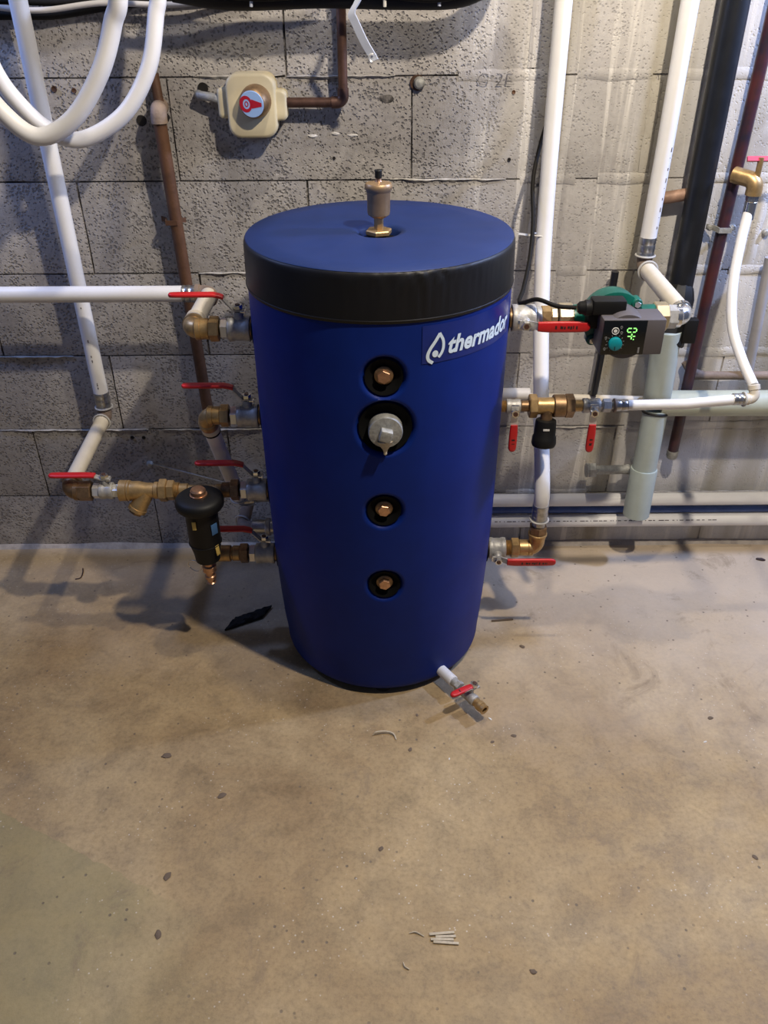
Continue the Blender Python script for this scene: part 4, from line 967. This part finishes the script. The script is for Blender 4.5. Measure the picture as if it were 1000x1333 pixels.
# bent strap hanging in front of the copper pipe
hk = [at(486, -60, -.13), at(468, -4, -.13), at(458, 16, -.13), at(462, 28, -.13), at(474, 54, -.13), at(485, 73, -.13), at(488, 79, -.132)]
h_ = thing('bent_strap', 'pale bent metal strap with hooked tip beside the copper pipe', 'bracket', hk[-1])
build('strap', MB().strip(spline(hk, 4), (0.86, -0.3, 0.35), 0.0145, 0.004), 'strap', h_)
build('hook_tip', MB().torus(at(484.5, 76, -.132), (0, 1, 0.1), 0.006, 0.0028, 12, 8, arc=PI*1.15, start=PI*0.95), 'nut_white', h_)
# black downpipe, coupling and grey drain pipe on the right
bx = 0.676
tag(build('downpipe', MB().tube([V((bx+0.002, -0.046, 0.735)), V((bx+0.002, -0.046, 1.1)), V((bx+0.002, -0.046, 1.95))], 0.0265, 22), 'black_pipe', None, 60), 'black vertical downpipe on the wall behind the pump', 'pipe')  # pipe widened so its black also takes in the shadow beside it
cp = thing('pipe_coupling', 'black rubber coupling between downpipe and grey drain pipe', 'pipe fitting', (0.66, -0.08, 0.63))
cax = V((bx+0.002, -0.046, 0.745))-V((0.652, -0.094, 0.622)); cL = cax.length
build('collar', MB().lathe([(0.037, 0.0), (0.040, 0.004), (0.040, cL*0.4), (0.037, cL*0.44), (0.037, cL*0.8), (0.031, cL*0.95), (0.028, cL)], V((0.652, -0.094, 0.622)), cax, 10), 'black', cp, 25)
build('clamp_ear', MB().box((0.692, -0.112, 0.664), (0.030, 0.022, 0.055), 0.002), 'black', cp)
dp = thing('drain_pipe', 'grey-green plastic drain pipe with tee branch below the pump', 'drain pipe', (0.66, -0.09, 0.14))
build('upper_pipe', MB().tube(bend(V((0.648, -0.100, 0.66)), V((0.654, -0.100, 0.497)), V((0.672, -0.045, 0.462)), 0.034), 0.0315, 26), 'pvc', dp, 60)
build('branch_pipe', MB().tube([V((0.668, -0.080, 0.468)), V((1.9, -0.080, 0.463))], 0.0310, 26), 'pvc_old', dp, 60)
build('lower_pipe', MB().tube([V((0.662, -0.083, 0.455)), V((0.661, -0.085, 0.285))], 0.0295, 26), 'pvc', dp, 60)
build('lower_socket', MB().lathe([(0.0325, 0.0), (0.0332, 0.003), (0.0332, 0.135), (0.0305, 0.137), (0.028, 0.10)], V((0.661, -0.085, 0.290)), V((-0.01, -0.06, -1)), 28), 'pvc', dp)
build('seal_ring', MB().torus((0.661, -0.085, 0.288), (0, 0, 1), 0.0308, 0.0026, 26, 6), 'pvc', dp)
build('black_gasket', MB().torus((0.661, -0.084, 0.446), (0.1, 0.2, 1), 0.0290, 0.0034, 26, 6), 'black', dp)
# dark red pipe
g = thing('riser_pipe', 'dark red vertical pipe with capped lower end at the right', 'pipe', (0.745, -0.036, 0.29))
build('pipe', MB().tube([V((0.744, -0.036, 0.310)), V((0.748, -0.036, 0.8)), V((0.757, -0.036, 1.25)), V((0.765, -0.036, 1.95))], 0.0132, 18), 'red_pipe', g, 60)
build('end_cap', MB().lathe([(0.0145, 0.0), (0.0145, 0.016), (0.012, 0.022), (0.004, 0.024)], (0.744, -0.036, 0.314), -Z_, 20), 'gal', g)
rc = V((0.750, -0.036, 0.868))
rk = build('clip', MB().strip([rc+V((-0.030, 0.02, 0)), rc+V((-0.016, 0.006, 0)), rc+V((-0.013, -0.016, 0)), rc+V((0.013, -0.016, 0)), rc+V((0.016, 0.006, 0)), rc+V((0.030, 0.02, 0))], (0, 0, 1), 0.011, 0.003), 'gal', g)
for s in (-1, 1): build('screw', MB().lathe([(0.0065, 0), (0.0065, 0.004), (0.004, 0.007)], rc+V((s*0.026, 0.012, 0)), -Y_, 12), 'gal', rk)
# grey pipe and beige iron pipe at the far right
white_pipe('short grey vertical pipe on the wall at the far right', [at(1003, 335, -.035), at(974, 484, -.035)], 0.0115, 'greypipe')
ba = at(905, 480, -.03); bb = at(912, 491, -.03)
white_pipe('beige painted iron pipe bending beside the dark red pipe', spline([V((0.735, -0.02, 0.55)), V((0.748, -0.026, 0.532)), V((0.775, -0.03, 0.520)), V((0.84, -0.03, 0.517)), V((1.9, -0.03, 0.512))], 6), 0.0105, 'oldiron')
# twin white pipes and blue pipe near the floor
zA, zB, zC = at(900, 650, -.03).z, at(900, 677, -.03).z, at(760, 663.5, -.018).z
white_pipe('upper of two horizontal white pipes above the floor at the right', [V((-0.10, -0.030, zA)), V((1.9, -0.030, zA+0.004))], 0.0172)
o = white_pipe('lower of two horizontal white pipes above the floor at the right', [V((-0.10, -0.030, zB)), V((1.9, -0.030, zB+0.004))], 0.0172)
rq = random.Random(9); spn = []; s = 0.2
while s < 0.5:
    dl = 0.001+rq.random()*0.006; spn.append((s, s+dl)); s += dl+0.001+rq.random()*0.004
marks(o, V((-0.10, -0.030, zB)), V((1.9, -0.030, zB+0.004)), 0.0172, (0, -1, 0.55), spn)
o = white_pipe('thin blue pipe between the two white floor-level pipes', [V((-0.10, -0.016, zC)), V((1.9, -0.016, zC-0.002))], 0.0095, 'bluepipe')
# galvanised stub with nut left of the drain pipe
ga = at(768, 612, -.06); gb = at(825, 614, -.06)
g = thing('pipe_stub', 'galvanised pipe stub with end nut left of the drain pipe', 'pipe', ga-Z_*0.02)
build('pipe', MB().cyl(ga, V((gb.x+0.02, -0.05, ga.z-0.004)), 0.0120, 18), 'gal', g)
build('end_nut', MB().hexa(ga-X_*0.004, ga+X_*0.014, 0.0200), 'gal', g, 25)
build('end_rim', MB().cyl(ga-X_*0.010, ga-X_*0.003, 0.0185, 20, ch=0.001), 'gal', g)
build('wall_elbow', MB().tube(bend(V((gb.x-0.02, -0.05, ga.z-0.004)), V((gb.x+0.02, -0.05, ga.z-0.004)), V((gb.x+0.02, 0.01, ga.z-0.004)), 0.014), 0.0135, 16), 'gal', g, 60)
# copper stub behind the right vertical white pipe
ca_ = at(862, 259, -.026); cb_ = at(897, 254, -.035)
tag(build('copper_stub', MB().tube(bend(V((ca_.x-0.012, 0.01, ca_.z)), V((ca_.x-0.005, -0.024, ca_.z)), V((cb_.x, -0.026, cb_.z)), 0.012), 0.0130, 16), mat('dull_copper', (0.36, 0.22, 0.15), 0.6, 0.2, var=0.35, vscale=40), None, 60), 'dull copper pipe stub behind the white pipe above the pump', 'pipe')
# pale thin pipe behind the safety valve
pa = at(640, 514, -.02); pb = at(842, 521, -.02)
white_pipe('pale thin pipe along the wall behind the safety valve', [V((pa.x-0.1, -0.018, pa.z)), V((pb.x, -0.018, pb.z))], 0.0095, 'cream')
g = tag(build('pale_coupling', MB().cyl(V((at(650, 514, -.02).x-0.06, -0.018, pa.z)), V((at(690, 514, -.02).x, -0.018, pa.z)), 0.0160, 20, ch=0.002), 'cream'), 'cream coupling on the pale pipe beside the tank', 'pipe fitting')
# steel dowel rod sticking out of the left wall
rod = thing('threaded_rod', 'thin steel rod on the wall left of the slanting pipe', 'rod', at(200, 605, -.02))
build('rod', MB().cyl(at(200, 604, -.012), at(292, 628, -.05), 0.0028, 10), 'sleeve', rod)
build('plug', MB().lathe([(0.010, 0), (0.009, 0.008), (0.006, 0.012)], at(196, 603, 0.0), -Y_, 14), 'gal', rod)
# dark strip added in place of the pump's shadow on the wall
b0 = at(781, 462, -.03); b1 = at(777, 512, -.03)
tag(build('pump_shadow_strip', MB().tube([V((b0.x+0.008, -0.028, b0.z+0.2)), V((b0.x+0.004, -0.028, b0.z)), V((b0.x, -0.028, b1.z)), V((b0.x, -0.008, b1.z-0.012))], 0.0085, 14), 'black_pipe', None, 60), 'dark strip standing in for the pump shadow on the wall', 'pipe')

# ================================================================== WALL MARKS
def wall_blob(name, label, cat, u, v, wx, wz, mt, th=0.003, sd=1):
    c = at(u, v, -0.003); n = 14; vs = []; rq = random.Random(sd)
    for k in range(n):
        a = 2*PI*k/n; j = 0.75+0.4*rq.random(); vs.append(V((c.x+wx*0.5*j*math.cos(a), -0.0015, c.z+wz*0.5*j*math.sin(a))))
    for k in range(n): p = vs[k]; vs.append(V((c.x+(p.x-c.x)*0.6, -0.0028-th, c.z+(p.z-c.z)*0.6)))
    fs = [(k, (k+1) % n, n+(k+1) % n, n+k) for k in range(n)] + [tuple(range(n, 2*n))]
    return tag(build(name, MB().add(vs, fs), mt, None, 60), label, cat)
for (u, v, wx, lab) in ((407, 177, 0.026, 'leftmost dash of pale plaster on the block under the copper pipe'), (437, 174, 0.022, 'middle dash of pale plaster under the copper elbow'), (459, 176, 0.026, 'rightmost dash of pale plaster under the copper elbow')):
    wall_blob('plaster_dash', lab, 'plaster smear', u, v, wx, 0.007, 'plaster', 0.002, u)
wall_blob('dark_smudge', 'dark round scorch mark on the block right of the copper pipe', 'stain', 504, 129, 0.034, 0.020, 'mortar', 0.0005, 4)
for u, v, r, lab in ((70, 116, 0.006, 'reddish drilled hole in the wall beside the left vertical pipe'), (96, 118, 0.005, 'dark drilled hole right of the reddish one'), (172, 570, 0.005, 'left of two drilled holes above the steel rod'), (187, 570, 0.005, 'right of two drilled holes above the steel rod'), (435, 206, 0.0035, 'tiny drilled hole in the block above the tank'), (184, 157, 0.011, 'ragged dark hole left of the rusty elbow'), (213, 153, 0.012, 'dark hole behind the rusty elbow'), (669, 120, 0.004, 'tiny rusty hole below the pencil letters'), (663, 208, 0.004, 'small dark hole left of the tall white pipe'), (264, 115, 0.011, 'dark gap above the grey pipe tail')):
    wall_hole(u, v, r, lab, material='rust' if 'reddish' in lab or 'rusty hole' in lab else 'dark')
bc = at(546, 108, -0.006)
b = thing('wall_bolt', 'round-headed bolt stuck in the joint right of the copper pipe', 'bolt', (bc.x, -0.01, bc.z))
build('head', MB().lathe([(0.012, -0.004), (0.012, 0.004), (0.0085, 0.010), (0.003, 0.012)], (bc.x, -0.003, bc.z), -Y_, 16), 'gal', b)
build('washer', MB().lathe([(0.015, -0.004), (0.015, 0.0015)], (bc.x-0.004, -0.002, bc.z), -Y_, 12), 'rust', b)
P, Fc = text_mesh('G 2E', 0.038, 0.05, -0.0010, 2)
tc = at(619, 111, -0.0045)
mb = MB().add([V((tc.x+p[0]*1.0, -0.0062, tc.z+p[1]*0.85)) for p in P], Fc)
tag(build('pencil_mark', mb, 'chalk'), 'faint pencil letters on the block right of the bolt', 'writing')
for u, v, lab in ((887, 303, 'small screw in the wall left of the black downpipe'), (997, 303, 'dark screw head at the right edge beside the flexible pipe')):
    c = at(u, v, -0.005); tag(build('wall_screw', MB().lathe([(0.0075, -0.004), (0.0075, 0.003), (0.005, 0.006), (0.002, 0.0062)], (c.x, -0.004, c.z), -Y_, 12), 'gal'), lab, 'screw')

# ================================================================== THINGS ON THE FLOOR
def crumb(u, v, sx, sy, sz, mt, label, name='grit', rz=0.0, sd=0, cat='debris', group=None):
    c = atz(u, v, 0.0); rq = random.Random(sd+int(u*7+v)); bm = bmesh.new(); bmesh.ops.create_icosphere(bm, subdivisions=2, radius=0.5)
    cr, sr = math.cos(rz), math.sin(rz); vs = []
    for p in bm.verts:
        q = p.co*(1+0.35*mnoise.noise(p.co*3+V((rq.random()*0+u, v, 0))))
        x, y, z = q.x*sx, q.y*sy, max(q.z*sz, -sz*0.3)
        vs.append(V((c.x+x*cr-y*sr, c.y+x*sr+y*cr, z+sz*0.3)))
    bm.verts.index_update(); fs = [tuple(p.index for p in f.verts) for f in bm.faces]; bm.free()
    return tag(build(name, MB().add(vs, fs), mt, None, 50), label, cat, group)
shav = spline([atz(486, 957, .001), atz(490, 953, .008), atz(502, 952, .006), atz(512, 955, .004), atz(516, 963, .001)], 6)
tag(build('shaving', MB().tube(shav, 0.0016, 8), 'straw', None, 60), 'curled pale shaving on the floor in front of the tank', 'debris')
tag(build('shaving', MB().tube(spline([atz(533, 1215, .001), atz(541, 1213, .003), atz(552, 1219, .001)], 5), 0.0011, 6), 'straw', None, 60), 'fine pale fibre on the floor left of the wood chip', 'debris')
tag(build('shaving', MB().tube(spline([atz(525, 1253, .001), atz(527, 1258, .003), atz(533, 1262, .001)], 5), 0.0011, 6), 'straw', None, 60), 'fine pale fibre on the floor below the wood chip', 'debris')
ch = thing('wood_chip', 'flat pale splintered wood chip on the floor in the foreground', 'debris', atz(578, 1222))
c = atz(578, 1222)
for k in range(4):
    build('splinter', MB().box(c+V((0.003*(-1)**k, (k-1.5)*0.0052, 0.0018+0.0006*(k % 2))), (0.042-0.004*(k % 3), 0.0046, 0.003), 0.0006, X=(1, 0.05*(k-1.5), 0)), 'straw', ch)
tag(build('wire_scrap', MB().tube(spline([atz(98, 754, .001), atz(105, 752, .002), atz(108, 745, .003), atz(108, 740, .001)], 5), 0.0016, 8), 'ink', None, 60), 'small bent dark wire on the floor by the left wall', 'debris')
crumb(990, 729, 0.024, 0.010, 0.008, 'ink', 'black scrap on the floor at the right edge', 'black_scrap', -0.25)
for i, (u, v, s, lab) in enumerate([(217, 984, 0.017, 'dark chip on the floor left of the curled shaving'), (289, 1036, 0.014, 'brownish chip on the floor left of centre'), (218, 1141, 0.015, 'dark pitted lump on the floor at the lower left'), (206, 1217, 0.013, 'dark crumb on the floor at the lower left corner patch'), (680, 842, 0.012, 'dark crumb right of the tank foot'), (669, 958, 0.010, 'larger dark crumb right of the drain valve'), (641, 966, 0.008, 'dark crumb below the drain valve'), (534, 976, 0.009, 'dark crumb right of the curled shaving'), (543, 931, 0.007, 'black crumb in front of the tank foot'), (983, 1116, 0.010, 'dark splinter on the floor at the right'), (694, 1265, 0.010, 'dark splinter on the floor at the lower right'), (925, 935, 0.011, 'brown crumb on the floor at the upper right'), (496, 1105, 0.010, 'brown crumb on the floor in the middle')]):
    crumb(u, v, s*1.2, s*0.8, s*0.22, 'grit', lab, 'crumb', 0.6*i, i)
for i, (u, v, s, lab) in enumerate([(638, 936, 0.006, 'white chip on the floor beside the drain outlet'), (918, 966, 0.005, 'white speck on the floor at the right'), (585, 988, 0.004, 'tiny white speck below the shaving')]):
    crumb(u, v, s*1.6, s*0.7, s*0.5, 'tie', lab, 'white_chip', -0.7+i, i)
tag(build('broom_bristle', MB().tube([atz(640, 808, .003), atz(668, 806, .003)], 0.0020, 8), 'grit', None, 60), 'thin dark stick on the floor right of the tank', 'debris')
# dark rag lying in the shade left of the tank
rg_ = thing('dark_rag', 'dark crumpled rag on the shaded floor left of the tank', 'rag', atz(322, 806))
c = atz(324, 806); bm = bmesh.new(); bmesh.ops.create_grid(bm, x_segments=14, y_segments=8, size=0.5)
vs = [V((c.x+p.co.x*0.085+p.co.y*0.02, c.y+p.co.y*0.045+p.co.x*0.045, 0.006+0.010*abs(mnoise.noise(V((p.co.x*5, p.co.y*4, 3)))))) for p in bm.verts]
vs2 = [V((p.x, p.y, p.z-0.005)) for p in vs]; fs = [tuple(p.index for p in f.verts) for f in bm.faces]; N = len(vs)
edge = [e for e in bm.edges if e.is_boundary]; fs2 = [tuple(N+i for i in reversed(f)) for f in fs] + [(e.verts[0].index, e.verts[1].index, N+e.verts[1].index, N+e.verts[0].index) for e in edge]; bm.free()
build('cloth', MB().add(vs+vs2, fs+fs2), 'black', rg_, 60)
